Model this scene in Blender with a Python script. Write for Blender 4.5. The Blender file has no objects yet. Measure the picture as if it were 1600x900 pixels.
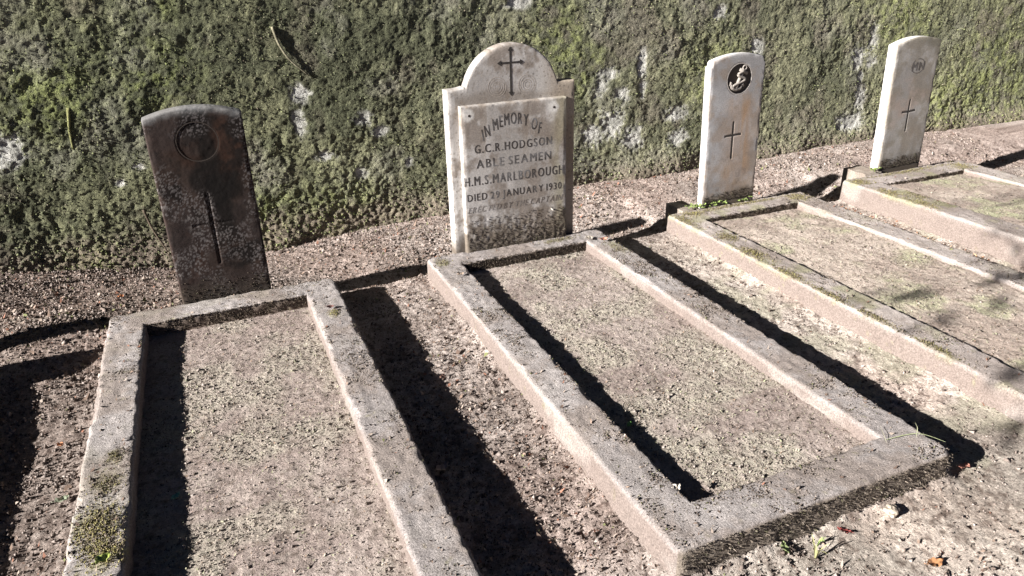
import bpy, bmesh, math, random
import numpy as np
from mathutils import Matrix, Vector

# ------------------------------------------------------------------ camera, sky, sun, exposure
scene = bpy.context.scene
COL = scene.collection
EYE_YAW, EYE_PITCH, EYE_ROLL = math.radians(22.25), math.radians(24.54), math.radians(-1.63)
cam_data = bpy.data.cameras.new("camera")
cam_data.sensor_width = 36.0
cam_data.lens = 36.0 * 1136.7 / 1600.0
cam_data.clip_start = 0.05
cam_data.clip_end = 500.0
cam = bpy.data.objects.new("camera", cam_data)
COL.objects.link(cam)
cy, sy, cp, sp = math.cos(EYE_YAW), math.sin(EYE_YAW), math.cos(EYE_PITCH), math.sin(EYE_PITCH)
fwd = Vector((sy * cp, cy * cp, -sp))
rgt = Vector((cy, -sy, 0.0))
upv = rgt.cross(fwd)
cr, sr = math.cos(EYE_ROLL), math.sin(EYE_ROLL)
r2 = rgt * cr + upv * sr
u2 = upv * cr - rgt * sr
cam.matrix_world = Matrix(((r2.x, u2.x, -fwd.x, 0.0), (r2.y, u2.y, -fwd.y, 0.0),
                           (r2.z, u2.z, -fwd.z, 1.25), (0, 0, 0, 1)))
scene.camera = cam

LIGHT = Vector((1.0, 0.15, -0.42)).normalized()          # direction the sunlight travels
SUN_EL = math.asin(-LIGHT.z)
SUN_AZ = math.atan2(-LIGHT.x, -LIGHT.y)                  # clockwise from +Y
world = bpy.data.worlds.new("World")
scene.world = world
world.use_nodes = True
wn = world.node_tree.nodes
sky = wn.new("ShaderNodeTexSky")
sky.sky_type = 'NISHITA'
sky.sun_disc = False
sky.sun_elevation = SUN_EL
sky.sun_rotation = SUN_AZ
sky.air_density = 0.08
sky.dust_density = 0.0
sky.ozone_density = 2.0
wn["Background"].inputs[1].default_value = 0.05
world.node_tree.links.new(sky.outputs[0], wn["Background"].inputs[0])

sun_data = bpy.data.lights.new("sun", 'SUN')
sun_data.energy = 5.0
sun_data.angle = math.radians(0.53)
sun_data.color = (1.0, 0.96, 0.925)
sun = bpy.data.objects.new("sun", sun_data)
sun.rotation_euler = LIGHT.to_track_quat('-Z', 'Y').to_euler()
sun.location = (-6, -1, 4)
COL.objects.link(sun)

scene.view_settings.view_transform = 'Standard'
scene.view_settings.look = 'None'
scene.view_settings.exposure = 1.82
scene.view_settings.gamma = 1.0

# ------------------------------------------------------------------ numeric noise
def _h(ix, iy, iz, seed):
    h = (ix.astype(np.int64) * 374761393 + iy.astype(np.int64) * 668265263 +
         iz.astype(np.int64) * 2147483647 + seed * 974711) & 0xFFFFFFFF
    h = ((h ^ (h >> 13)) * 1274126177) & 0xFFFFFFFF
    h = ((h ^ (h >> 16)) * 2246822519) & 0xFFFFFFFF
    return ((h ^ (h >> 15)) & 0xFFFFFF) / float(0xFFFFFF)

def noise(x, y, z=0.0, f=1.0, seed=0):
    """value noise in -1..1"""
    x = np.asarray(x, float) * f + seed * 17.31
    y = np.asarray(y, float) * f + seed * 9.77
    z = np.asarray(z, float) * f + 0.0 * x
    ix, iy, iz = np.floor(x), np.floor(y), np.floor(z)
    fx, fy, fz = x - ix, y - iy, z - iz
    fx, fy, fz = (t * t * t * (t * (t * 6 - 15) + 10) for t in (fx, fy, fz))
    flat = not np.any(fz)
    def plane(dz):
        a = _h(ix, iy, iz + dz, seed) * (1 - fx) + _h(ix + 1, iy, iz + dz, seed) * fx
        b = _h(ix, iy + 1, iz + dz, seed) * (1 - fx) + _h(ix + 1, iy + 1, iz + dz, seed) * fx
        return a * (1 - fy) + b * fy
    v = plane(0) if flat else plane(0) * (1 - fz) + plane(1) * fz
    return v * 2 - 1

def fbm(x, y, z=0.0, f=1.0, oct=4, seed=0, gain=0.5):
    s, a, t = 0.0, 1.0, 0.0
    for i in range(oct):
        s = s + a * noise(x, y, z, f * (2.03 ** i), seed + i * 7)
        t += a
        a *= gain
    return s / t

def cells(x, y, f, seed=0):
    """distance to the nearest jittered cell centre (0..~1) and that cell's random number"""
    x = np.asarray(x, float) * f; y = np.asarray(y, float) * f
    ix, iy = np.floor(x), np.floor(y)
    best = np.full(x.shape, 9.0); rnd = np.zeros(x.shape)
    for dx in (-1, 0, 1):
        for dy in (-1, 0, 1):
            cx, cy_ = ix + dx, iy + dy
            px = cx + _h(cx, cy_, 0 * cx, seed); py = cy_ + _h(cx, cy_, 0 * cx + 1, seed)
            d = np.hypot(px - x, py - y)
            m = d < best
            best = np.where(m, d, best)
            rnd = np.where(m, _h(cx, cy_, 0 * cx + 2, seed), rnd)
    return best, rnd

def sstep(a, b, x):
    t = np.clip((np.asarray(x, float) - a) / (b - a), 0, 1)
    return t * t * (3 - 2 * t)

def mix(a, b, t):
    t = np.asarray(t)[..., None]
    return np.asarray(a) * (1 - t) + np.asarray(b) * t

rng = np.random.default_rng(11)

# ------------------------------------------------------------------ materials
def surface(name, rough=0.9, fine=0.25, scale=300.0, bump=0.3, dist=0.002, spec=0.25, relief=None):
    """vertex-coloured natural surface with procedural fine grain and relief"""
    m = bpy.data.materials.new(name)
    m.use_nodes = True
    nt = m.node_tree; N = nt.nodes; L = nt.links
    b = N["Principled BSDF"]
    b.inputs["Roughness"].default_value = rough
    b.inputs["Specular IOR Level"].default_value = spec
    at = N.new("ShaderNodeAttribute"); at.attribute_name = "Col"
    tc = N.new("ShaderNodeTexCoord")
    n1 = N.new("ShaderNodeTexNoise"); n1.inputs["Scale"].default_value = scale
    n1.inputs["Detail"].default_value = 3.0; n1.inputs["Roughness"].default_value = 0.65
    L.new(tc.outputs["Object"], n1.inputs["Vector"])
    mr = N.new("ShaderNodeMapRange")
    mr.inputs["From Min"].default_value = 0.25; mr.inputs["From Max"].default_value = 0.75
    mr.inputs["To Min"].default_value = 1.0 - fine; mr.inputs["To Max"].default_value = 1.0 + fine
    L.new(n1.outputs["Fac"], mr.inputs["Value"])
    n2 = N.new("ShaderNodeTexNoise"); n2.inputs["Scale"].default_value = scale * 0.42
    n2.inputs["Detail"].default_value = 2.0; n2.inputs["Roughness"].default_value = 0.6
    L.new(tc.outputs["Object"], n2.inputs["Vector"])
    mr2 = N.new("ShaderNodeMapRange")
    mr2.inputs["From Min"].default_value = 0.3; mr2.inputs["From Max"].default_value = 0.7
    mr2.inputs["To Min"].default_value = 1.0 - fine; mr2.inputs["To Max"].default_value = 1.0 + fine
    L.new(n2.outputs["Fac"], mr2.inputs["Value"])
    pr = N.new("ShaderNodeMath"); pr.operation = 'MULTIPLY'
    L.new(mr.outputs["Result"], pr.inputs[0]); L.new(mr2.outputs["Result"], pr.inputs[1])
    mx = N.new("ShaderNodeVectorMath"); mx.operation = 'SCALE'
    L.new(at.outputs["Color"], mx.inputs[0]); L.new(pr.outputs[0], mx.inputs["Scale"])
    L.new(mx.outputs["Vector"], b.inputs["Base Color"])
    if bump > 0:
        bp = N.new("ShaderNodeBump"); bp.inputs["Strength"].default_value = bump
        bp.inputs["Distance"].default_value = dist
        n3 = N.new("ShaderNodeTexNoise"); n3.inputs["Scale"].default_value = relief or scale
        n3.inputs["Detail"].default_value = 6.0; n3.inputs["Roughness"].default_value = 0.72
        L.new(tc.outputs["Object"], n3.inputs["Vector"])
        L.new(n3.outputs["Fac"], bp.inputs["Height"]); L.new(bp.outputs["Normal"], b.inputs["Normal"])
    return m

M_SOIL = surface("soil", 0.95, 0.34, 300, 0.9, 0.009, 0.08, 120)
M_BED = surface("bed_soil", 0.95, 0.24, 330, 0.85, 0.007, 0.08, 140)
M_CONC = surface("weathered_concrete", 0.93, 0.32, 430, 0.9, 0.005, 0.1, 190)
M_WALL = surface("mossy_plaster", 0.95, 0.36, 330, 0.95, 0.014, 0.06, 75)
M_STONE = surface("headstone_stone", 0.88, 0.16, 350, 0.35, 0.0012, 0.2)
M_BITS = surface("litter", 0.9, 0.2, 500, 0.0, 0.001, 0.15)
M_BARK = surface("bark", 0.95, 0.35, 60, 0.8, 0.01, 0.1)
M_METAL = surface("rusty_iron", 0.7, 0.3, 400, 0.4, 0.001, 0.4)

def leafmat(name):
    m = bpy.data.materials.new(name); m.use_nodes = True
    nt = m.node_tree; N = nt.nodes; L = nt.links
    b = N["Principled BSDF"]; b.inputs["Roughness"].default_value = 0.6
    b.inputs["Specular IOR Level"].default_value = 0.3
    at = N.new("ShaderNodeAttribute"); at.attribute_name = "Col"
    nz = N.new("ShaderNodeTexNoise"); nz.inputs["Scale"].default_value = 120
    tc = N.new("ShaderNodeTexCoord"); L.new(tc.outputs["Object"], nz.inputs["Vector"])
    mr = N.new("ShaderNodeMapRange"); mr.inputs["To Min"].default_value = 0.65; mr.inputs["To Max"].default_value = 1.35
    L.new(nz.outputs["Fac"], mr.inputs["Value"])
    sc = N.new("ShaderNodeVectorMath"); sc.operation = 'SCALE'
    L.new(at.outputs["Color"], sc.inputs[0]); L.new(mr.outputs["Result"], sc.inputs["Scale"])
    L.new(sc.outputs["Vector"], b.inputs["Base Color"])
    return m
M_LEAF = leafmat("leaf")

# ------------------------------------------------------------------ object helpers
def link(name, mesh, mat, parent=None):
    o = bpy.data.objects.new(name, mesh)
    COL.objects.link(o)
    if mat is not None:
        mesh.materials.append(mat)
    if parent is not None:
        o.parent = parent
    return o

def tag(o, label=None, cat=None, group=None, kind=None):
    if label: o["label"] = label
    if cat: o["category"] = cat
    if group: o["group"] = group
    if kind: o["kind"] = kind
    return o

def empty(name, loc=(0, 0, 0)):
    o = bpy.data.objects.new(name, None)
    COL.objects.link(o); o.location = loc
    o.empty_display_size = 0.1
    return o

def mesh_np(name, verts, faces, cols=None, smooth=False):
    """verts (N,3), faces (M,3) or (M,4) integer array"""
    verts = np.asarray(verts, np.float32); faces = np.asarray(faces, np.int32)
    me = bpy.data.meshes.new(name)
    nv, (nf, k) = len(verts), faces.shape
    me.vertices.add(nv); me.vertices.foreach_set("co", verts.ravel())
    me.loops.add(nf * k); me.loops.foreach_set("vertex_index", faces.ravel())
    me.polygons.add(nf)
    me.polygons.foreach_set("loop_start", np.arange(0, nf * k, k, dtype=np.int32))
    me.polygons.foreach_set("loop_total", np.full(nf, k, np.int32))
    me.update(calc_edges=True)
    if smooth:
        me.polygons.foreach_set("use_smooth", np.ones(nf, bool))
    if cols is not None:
        c = np.ones((nv, 4), np.float32); c[:, :3] = cols
        a = me.color_attributes.new("Col", 'FLOAT_COLOR', 'POINT')
        a.data.foreach_set("color", c.ravel())
    return me

def grid_faces(nu, nv, flip=False):
    i = np.arange(nu * nv).reshape(nv, nu)
    f = np.stack([i[:-1, :-1], i[:-1, 1:], i[1:, 1:], i[1:, :-1]], -1).reshape(-1, 4)
    return f[:, ::-1] if flip else f

OCT_V = np.array([(1, 1, 1), (1, -1, -1), (-1, 1, -1), (-1, -1, 1)], float) * 0.75
OCT_F = np.array([(0, 1, 2), (0, 3, 1), (0, 2, 3), (1, 3, 2)])

def rand_rot(n):
    q = rng.normal(size=(n, 4)); q /= np.linalg.norm(q, axis=1)[:, None]
    w, x, y, z = q.T
    return np.stack([1 - 2 * (y * y + z * z), 2 * (x * y - z * w), 2 * (x * z + y * w),
                     2 * (x * y + z * w), 1 - 2 * (x * x + z * z), 2 * (y * z - x * w),
                     2 * (x * z - y * w), 2 * (y * z + x * w), 1 - 2 * (x * x + y * y)], 1).reshape(n, 3, 3)

def crumbs(pos, size, col):
    """angular four-faced grains at pos"""
    n = len(pos)
    v = OCT_V[None] * rng.uniform(0.6, 1.3, (n, 4, 1)) * (size[:, None, None] * rng.uniform(0.6, 1.2, (n, 1, 3)))
    v = np.einsum('nij,nkj->nki', rand_rot(n), v) + pos[:, None]
    f = OCT_F[None] + (np.arange(n) * 4)[:, None, None]
    c = np.repeat(col[:, None], 4, 1)
    return v.reshape(-1, 3), f.reshape(-1, 3), c.reshape(-1, 3)

def flakes(pos, length, width, col, tilt=0.6, normal=None):
    """small bent leaf scraps (two triangles folded over their diagonal)"""
    n = len(pos)
    a = rng.uniform(0, 2 * np.pi, n)
    base = np.array([(-1, 0, 0), (0, -1, 0.0), (1, 0, 0), (0, 1, 0.0)], float)
    v = np.repeat(base[None], n, 0) * rng.uniform(0.7, 1.2, (n, 4, 1))
    v[:, :, 0] *= length[:, None] / 2; v[:, :, 1] *= width[:, None] / 2
    v[:, [0, 2], 2] += (length * rng.uniform(-0.1, 0.35, n))[:, None]
    ca, sa = np.cos(a), np.sin(a)
    x = v[:, :, 0] * ca[:, None] - v[:, :, 1] * sa[:, None]
    y = v[:, :, 0] * sa[:, None] + v[:, :, 1] * ca[:, None]
    tx, ty = rng.normal(0, tilt, (2, n))
    z = v[:, :, 2] + x * np.tan(np.clip(tx, -1.1, 1.1))[:, None] + y * np.tan(np.clip(ty, -1.1, 1.1))[:, None]
    p = np.stack([x, y, z], -1)
    if normal is not None:           # lay the scraps on a vertical face that looks towards -y
        p = np.stack([p[:, :, 0], -p[:, :, 2], p[:, :, 1]], -1)
    p = p + pos[:, None]
    f = np.array([(0, 1, 3), (1, 2, 3)])[None] + (np.arange(n) * 4)[:, None, None]
    return p.reshape(-1, 3), f.reshape(-1, 3), np.repeat(col[:, None], 4, 1).reshape(-1, 3)

def merge(*sets):
    vs, fs, cs, o = [], [], [], 0
    for v, f, c in sets:
        vs.append(v); fs.append(f + o); cs.append(c); o += len(v)
    return np.concatenate(vs), np.concatenate(fs), np.concatenate(cs)

def pick(palette, n, jitter=0.25):
    pal = np.array([p[:3] for p in palette]); w = np.array([p[3] for p in palette], float)
    c = pal[rng.choice(len(pal), n, p=w / w.sum())]
    return np.clip(c * rng.uniform(1 - jitter, 1 + jitter, (n, 1)), 0.005, 0.9)

# ------------------------------------------------------------------ layout (metres; z = 0 is the top of the kerbs)
#  x0, x1, y0, y1, top, kerb width, bed level
GRAVES = [
    dict(x0=-0.494, x1=0.3825, y0=0.90, y1=2.985, z=0.0, w=0.135, bed=-0.058),
    dict(x0=0.808, x1=1.700, y0=1.025, y1=3.010, z=0.0, w=0.135, bed=-0.046),
    dict(x0=2.120, x1=3.010, y0=1.030, y1=3.030, z=0.0, w=0.145, bed=-0.017),
    dict(x0=3.290, x1=4.240, y0=1.050, y1=3.010, z=0.03, w=0.165, bed=-0.004),
    dict(x0=-1.80, x1=-0.890, y0=0.85, y1=2.765, z=0.0, w=0.135, bed=-0.05),
]

ZW_X = np.array([-3, -1.03, -0.65, -0.26, 0.25, 0.67, 1.2, 2.14, 2.96, 3.71, 4.42, 5.29, 6.2, 8])
ZW_Z = np.array([-.06, -.06, -.11, -.16, -.15, -.13, -.1, -.06, -.07, -.05, -.04, -.06, -.06, -.06])
WALL_Y = 3.9

def ground_low(x, y):
    z = -0.098 + 0.010 * fbm(x, y, f=1.7, oct=3, seed=3)
    t = sstep(3.05, 3.85, y)
    z = z * (1 - t) + np.interp(x, ZW_X, ZW_Z) * t
    z = z + 0.075 * np.exp(-((x + 0.75) / 0.33) ** 2 - ((y - 3.0) / 0.3) ** 2)
    for g in GRAVES:                      # earth banked against the kerbs
        dx = np.maximum(np.maximum(g["x0"] - x, x - g["x1"]), 0); dy = np.maximum(np.maximum(g["y0"] - y, y - g["y1"]), 0)
        z = z + 0.022 * (1 - sstep(g["y1"] - 0.02, g["y1"] + 0.02, y)) * np.exp(-np.hypot(dx, dy) / 0.03) * (0.7 + 0.6 * noise(x, y, f=6, seed=19))
    z = z - 0.03 * sstep(3.02, 3.08, y) * (1 - sstep(3.3, 3.6, y)) * sstep(0.1, 0.4, x)
    z = z - 0.035 * sstep(3.02, 3.08, y) * (1 - sstep(3.35, 3.7, y)) * np.maximum(sstep(2.65, 2.8, x) * (1 - sstep(3.45, 3.55, x)), np.maximum(sstep(3.9, 4.0, x), sstep(1.5, 1.6, x) * (1 - sstep(2.15, 2.25, x))))
    # earth heaped behind the two pale stones and against the kerb sides
    z = z + 0.05 * sstep(2.3, 2.6, x) * sstep(3.04, 3.1, y) * (1 - sstep(3.2, 3.6, y)) * (1 - sstep(2.55, 2.68, x))
    z = z + 0.07 * sstep(3.55, 3.8, x) * sstep(3.02, 3.1, y) * (1 - sstep(3.2, 3.6, y)) * (1 - sstep(3.82, 3.95, x))
    return z

def ground_h(x, y):
    rough = 1.0 + 0.5 * fbm(x, y, f=3.0, oct=2, seed=41)
    d, _ = cells(x + 0.01 * noise(x, y, f=40, seed=2), y, 55, 5)
    d2, _ = cells(x, y, 110, 6)
    return (ground_low(x, y) + rough * (0.007 * fbm(x, y, f=9, oct=4, seed=8) - 0.0035 * (d - 0.45)
            - 0.0050 * (d2 - 0.45) + 0.004 * fbm(x, y, f=75, oct=2, seed=12)))

def bed_h(g, x, y):
    z = g["z"] + g["bed"] + 0.007 * fbm(x, y, f=3.5, oct=3, seed=21)
    if g["bed"] > -0.03:      # filled nearly to the rim, a little lower towards the head
        z = z - 0.022 * sstep(g["y1"] - 0.6, g["y1"] - 0.15, y) * (0.3 + 0.7 * sstep(g["x0"] + 0.1, g["x0"] + 0.5, x))
        z = np.minimum(z, g["z"] - 0.006)
    patch = sstep(-0.15, 0.35, fbm(x, y, f=6, oct=3, seed=33))
    d, _ = cells(x, y, 75, 9)
    return (z + 0.0035 * fbm(x, y, f=14, oct=4, seed=22) - (0.0005 + 0.0025 * patch) * (d - 0.45)
            + 0.0024 * fbm(x, y, f=90, oct=2, seed=23))

def axis(a, b, s0, s1):
    out = [a]
    while out[-1] < b:
        t = (out[-1] - a) / (b - a)
        out.append(out[-1] + s0 + (s1 - s0) * t)
    return np.array(out)

# ------------------------------------------------------------------ ground sheet
def build_ground():
    xs = np.concatenate([np.array([-60, -30, -15, -8, -5, -3.5, -2.5, -2.0]), axis(-1.7, -1.2, 0.04, 0.01), axis(-1.19, 2.6, 0.0070, 0.0100),
                         axis(2.61, 5.6, 0.0100, 0.018), np.array([5.9, 6.5, 7.5, 9, 12, 20, 40, 60])])
    ys = np.concatenate([np.array([-60, -30, -15, -8, -4, -2, -1, -0.3, 0.1]), axis(0.3, 0.6, 0.03, 0.01), axis(0.61, 4.05, 0.0070, 0.0095)])
    X, Y = np.meshgrid(xs, ys)
    Z = ground_h(X, Y)
    # sink the sheet out of the way under the grave beds
    for g in GRAVES:
        inside = (X > g["x0"] + 0.04) & (X < g["x1"] - 0.04) & (Y > g["y0"] + 0.04) & (Y < g["y1"] - 0.04)
        Z = np.where(inside, Z - 0.08, Z)
    n1 = fbm(X, Y, f=5, oct=4, seed=51); n2 = fbm(X, Y, f=40, oct=3, seed=52)
    _, r = cells(X, Y, 55, 5); _, r2 = cells(X, Y, 110, 6)
    c = mix((0.220, 0.184, 0.163), (0.350, 0.302, 0.272), sstep(-0.4, 0.5, n1 + 0.6 * n2))
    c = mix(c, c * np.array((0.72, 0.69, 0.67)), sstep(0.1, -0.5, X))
    c = mix(c, (0.085, 0.062, 0.052), 0.75 * sstep(0.72, 0.95, r))
    c = mix(c, (0.36, 0.31, 0.275), 0.6 * sstep(0.78, 0.98, r2))
    red = sstep(0.0, 0.5, fbm(X, Y, f=2.3, oct=3, seed=57) + 0.3 * sstep(3.0, 3.5, Y))
    c = mix(c, c * np.array((1.03, 0.975, 0.96)), red)
    # paler trodden earth in front of the graves and a faint green film right of the second grave
    front = sstep(1.15, 0.95, Y) * sstep(0.5, 1.2, X)
    c = mix(c, c * np.array((1.26, 1.32, 1.28)), front)
    c = mix(c, c * np.array((1.27, 1.29, 1.26)), sstep(1.65, 1.8, X) * sstep(3.0, 2.9, Y) * (1 - front))
    c = mix(c, c * 1.16, sstep(3.02, 3.2, Y) * sstep(-0.8, 0.2, X))
    green = sstep(1.65, 1.9, X) * sstep(2.9, 2.2, Y) * sstep(0.0, 0.4, fbm(X, Y, f=7, oct=3, seed=59))
    c = mix(c, (0.30, 0.285, 0.215), 0.6 * green)
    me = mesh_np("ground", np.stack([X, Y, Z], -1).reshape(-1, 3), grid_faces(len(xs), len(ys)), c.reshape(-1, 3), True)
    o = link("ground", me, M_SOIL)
    tag(o, kind="structure")

build_ground()

# ------------------------------------------------------------------ boundary wall
PATCH = [(-.86, .49, .07, .09), (-.35, .36, .035, .025), (-.44, .29, .025, .02), (.46, .63, .05, .05), (.44, .47, .035, .09),
         (.78, .47, .05, .035), (.87, .40, .05, .03), (.73, .18, .035, .04), (1.0, .21, .03, .03), (2.23, .52, .05, .07),
         (2.30, .59, .06, .04), (2.37, .46, .06, .05), (2.53, .63, .035, .09), (2.53, .48, .03, .07), (2.31, .29, .09, .09),
         (2.45, .19, .08, .08), (2.17, .24, .06, .07), (2.77, .30, .09, .05), (2.79, .15, .07, .05), (4.29, .54, .055, .08),
         (4.42, .64, .04, .11), (4.42, .51, .045, .06), (4.35, .28, .05, .10), (4.27, .10, .12, .07), (1.72, 1.01, .09, .03),
         (3.10, .90, .05, .04), (3.41, .67, .05, .06), (4.33, .40, .03, .05), (0.55, .30, .05, .03), (3.35, .25, .06, .06)]
GREEN = [(-.13, 1.08, .08), (1.99, .78, .22), (2.12, .63, .18), (5.75, .25, .6), (5.23, .10, .4), (-.64, -.1, .12),
         (-.67, .73, .25), (4.6, .8, .4), (3.1, .5, .25), (-.2, .8, .2), (0.1, .05, .25), (0.6, -.02, .2)]

def wall_fields(x, z):
    bare = np.zeros(np.shape(x))
    wob = 0.55 * fbm(x, z, f=14, oct=3, seed=71) + 0.25 * noise(x, z, f=60, seed=72)
    for px, pz, a, b in PATCH:
        d = np.hypot((x - px) / a, (z - pz) / b)
        bare = np.maximum(bare, sstep(1.5, 0.35, d + wob))
    bare = bare * sstep(-0.55, 0.25, fbm(x, z, f=75, oct=2, seed=73) + 1.1 * bare - 0.45)
    yel = np.zeros(np.shape(x))
    for px, pz, a in GREEN:
        yel = np.maximum(yel, np.exp(-((x - px) ** 2 + (z - pz) ** 2) / (a * a)))
    return bare, yel

def wall_depth(x, z, bare):
    d1, r1 = cells(x + 0.012 * noise(x, z, f=25, seed=3), z + 0.012 * noise(x, z, f=25, seed=4), 34, 31)
    d2, _ = cells(x, z, 75, 32)
    low = sstep(0.25, -0.05, z)
    lump = 0.010 * fbm(x, z, f=5, oct=3, seed=61) + 0.006 * fbm(x, z, f=22, oct=3, seed=63) - (0.003 + 0.012 * low) * (d1 - 0.45) \
        - 0.0042 * (d2 - 0.45) + 0.0022 * noise(x, z, f=120, seed=66)
    fatter = sstep(-0.2, 0.4, fbm(x, z, f=2.0, oct=2, seed=67))
    foot = 0.05 * np.exp(-((z - np.interp(x, ZW_X, ZW_Z)) / 0.10) ** 2) * (0.6 + 0.6 * noise(x, z, f=4, seed=68))
    return -0.09 * np.maximum(z + 0.2, 0) + (0.012 + lump * (0.7 + 0.3 * fatter)) * (1 - 0.45 * bare) + foot * (1 - bare) + 0.002 * fbm(x, z, f=50, oct=2, seed=69) * bare

def build_wall():
    root = empty("boundary_wall", (2.5, WALL_Y, -0.1))
    tag(root, "long grey wall overgrown with dark green moss behind the headstones", "wall")
    xs = np.concatenate([np.array([-14, -9, -5, -3, -2.2]), axis(-1.7, -1.15, .03, .008), axis(-1.14, 6.5, 0.0068, 0.0095), np.array([7, 8.5, 11, 16])])
    zs = np.concatenate([np.array([-0.4]), axis(-0.25, 1.25, 0.0066, 0.0075), np.array([1.3, 1.4, 1.6, 1.9, 2.2])])
    X, Z = np.meshgrid(xs, zs)
    bare, yel = wall_fields(X, Z)
    D = wall_depth(X, Z, bare)
    n1 = fbm(X, Z, f=3, oct=4, seed=81); n2 = fbm(X, Z, f=30, oct=3, seed=82); n3 = fbm(X, Z, f=90, oct=2, seed=83)
    c = mix((0.130, 0.133, 0.088), (0.258, 0.254, 0.162), sstep(-0.5, 0.6, n1 + 0.7 * n2))
    c = mix(c, (0.28, 0.31, 0.12), 0.8 * yel * sstep(-0.4, 0.4, n2 + 0.5 * n3))
    c = mix(c, (0.185, 0.160, 0.130), 0.6 * sstep(0.1, 0.5, fbm(X, Z, f=5, oct=3, seed=85)))
    c = mix(c, (0.05, 0.05, 0.036), 0.7 * sstep(0.15, 0.5, n3))
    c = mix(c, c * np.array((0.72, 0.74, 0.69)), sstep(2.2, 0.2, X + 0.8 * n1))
    # thin plaster showing through as a grey veil, then fully bare patches
    c = mix(c, (0.27, 0.262, 0.215), 0.35 * sstep(0.05, 0.5, fbm(X, Z, f=4.5, oct=4, seed=87) + 0.25 * n2))
    c = mix(c, (0.20, 0.16, 0.13), 0.7 * sstep(0.10, -0.06, Z + 0.05 * n2))
    c = mix(c, mix((0.36, 0.355, 0.32), (0.56, 0.55, 0.51), sstep(-0.4, 0.4, n2)), 0.9 * bare)
    P = np.stack([X - 2.5, -D, Z + 0.1], -1).reshape(-1, 3)
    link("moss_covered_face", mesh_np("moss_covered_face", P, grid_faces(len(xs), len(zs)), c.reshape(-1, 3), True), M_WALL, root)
    # core of the wall with a plain coping course
    def box(x0, x1, y0, y1, z0, z1):
        v = np.array([(x, y, z) for z in (z0, z1) for y in (y0, y1) for x in (x0, x1)])
        f = np.array([(0, 2, 3, 1), (4, 5, 7, 6), (0, 1, 5, 4), (2, 6, 7, 3), (0, 4, 6, 2), (1, 3, 7, 5)])
        return v, f
    v, f = box(-16.5, 13.5, 0.26, 0.60, -0.3, 2.3)
    link("wall_core", mesh_np("wall_core", v, f, np.tile((0.2, 0.2, 0.17), (8, 1))), M_WALL, root)
    v, f = box(-16.5, 13.5, 0.12, 0.66, 2.303, 2.42)
    link("coping", mesh_np("coping", v, f, np.tile((0.25, 0.25, 0.22), (8, 1))), M_CONC, root)
    # moss cushions and tiny leaves
    n = 28000
    x = -1.3 + 7.6 * rng.random(n) ** 1.25; z = rng.uniform(-0.18, 1.22, n)
    b, yl = wall_fields(x, z)
    dens = sstep(-0.5, 0.5, fbm(x, z, f=6, oct=3, seed=91)) * (1 - b) + 0.35 * sstep(0.2, -0.05, z) * (1 - b)
    keep = rng.random(n) < dens + 0.1 * (1 - b)
    x, z, yl = x[keep], z[keep], yl[keep]
    d = wall_depth(x, z, np.zeros(len(x)))
    size = rng.uniform(0.0025, 0.006, len(x)) * (1 + 0.6 * sstep(0.15, -0.05, z))
    col = pick([(0.15, 0.16, 0.09, 4), (0.18, 0.19, 0.10, 2), (0.08, 0.085, 0.055, 2), (0.20, 0.19, 0.13, 2), (0.16, 0.135, 0.10, 1)], len(x))
    col = mix(col, col * np.array((1.25, 1.35, 0.8)), 0.7 * yl)
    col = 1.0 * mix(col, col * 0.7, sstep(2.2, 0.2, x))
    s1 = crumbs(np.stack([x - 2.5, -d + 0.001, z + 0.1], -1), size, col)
    n = 15000
    x = -1.3 + 7.6 * rng.random(n) ** 1.25; z = -0.15 + 1.37 * rng.random(n) ** 1.5
    b, yl = wall_fields(x, z)
    keep = rng.random(n) < (1 - b) * (0.25 + 0.75 * sstep(0.0, 0.5, fbm(x, z, f=7, oct=3, seed=93) + 0.4 * sstep(0.2, 0, z)))
    x, z, yl = x[keep], z[keep], yl[keep]
    d = wall_depth(x, z, np.zeros(len(x)))
    col = pick([(0.16, 0.175, 0.085, 3), (0.20, 0.215, 0.105, 1.5), (0.10, 0.105, 0.06, 2), (0.21, 0.19, 0.135, 1.5)], len(x))
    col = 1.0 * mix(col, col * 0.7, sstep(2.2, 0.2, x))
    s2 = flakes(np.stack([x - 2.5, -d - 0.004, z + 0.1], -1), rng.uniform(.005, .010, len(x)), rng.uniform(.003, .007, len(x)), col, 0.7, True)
    v, f, cc = merge(s1, s2)
    tag(link("moss", mesh_np("moss", v, f, cc), M_BITS, root), kind="stuff")

build_wall()

# ------------------------------------------------------------------ grave kerbs and beds
def kerb_profile(w, depth):
    """(inset, z) pairs from the outer foot over the top to the inner foot"""
    r = 0.014
    pts = [(-0.008, -depth), (-0.004, -depth * 0.5)]
    for z in np.linspace(-0.115, -r, 13): pts.append((-0.004 * (-z / 0.12), z))
    for a in np.linspace(0.15, 1, 6) * math.pi / 2: pts.append((r - r * math.cos(a), -r + r * math.sin(a)))
    for o in np.linspace(r, w - r, 18)[1:]: pts.append((o, 0.0))
    for a in np.linspace(0.15, 1, 6) * math.pi / 2: pts.append((w - r + r * math.sin(a), -r + r * math.cos(a)))
    for z in np.linspace(-r, -0.085, 10)[1:]: pts.append((w, z))
    pts.append((w + 0.003, -0.14))
    return np.array(pts)

def ring_point(g, o, side, s):
    """point on the rectangle inset by o; side 0 left (foot to head), 1 head, 2 right, 3 foot"""
    x0, x1, y0, y1 = g["x0"] + o, g["x1"] - o, g["y0"] + o, g["y1"] - o
    cs = [(x0, y0), (x0, y1), (x1, y1), (x1, y0), (x0, y0)]
    ax, ay = cs[side]; bx, by = cs[side + 1]
    return ax + (bx - ax) * s, ay + (by - ay) * s

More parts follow.
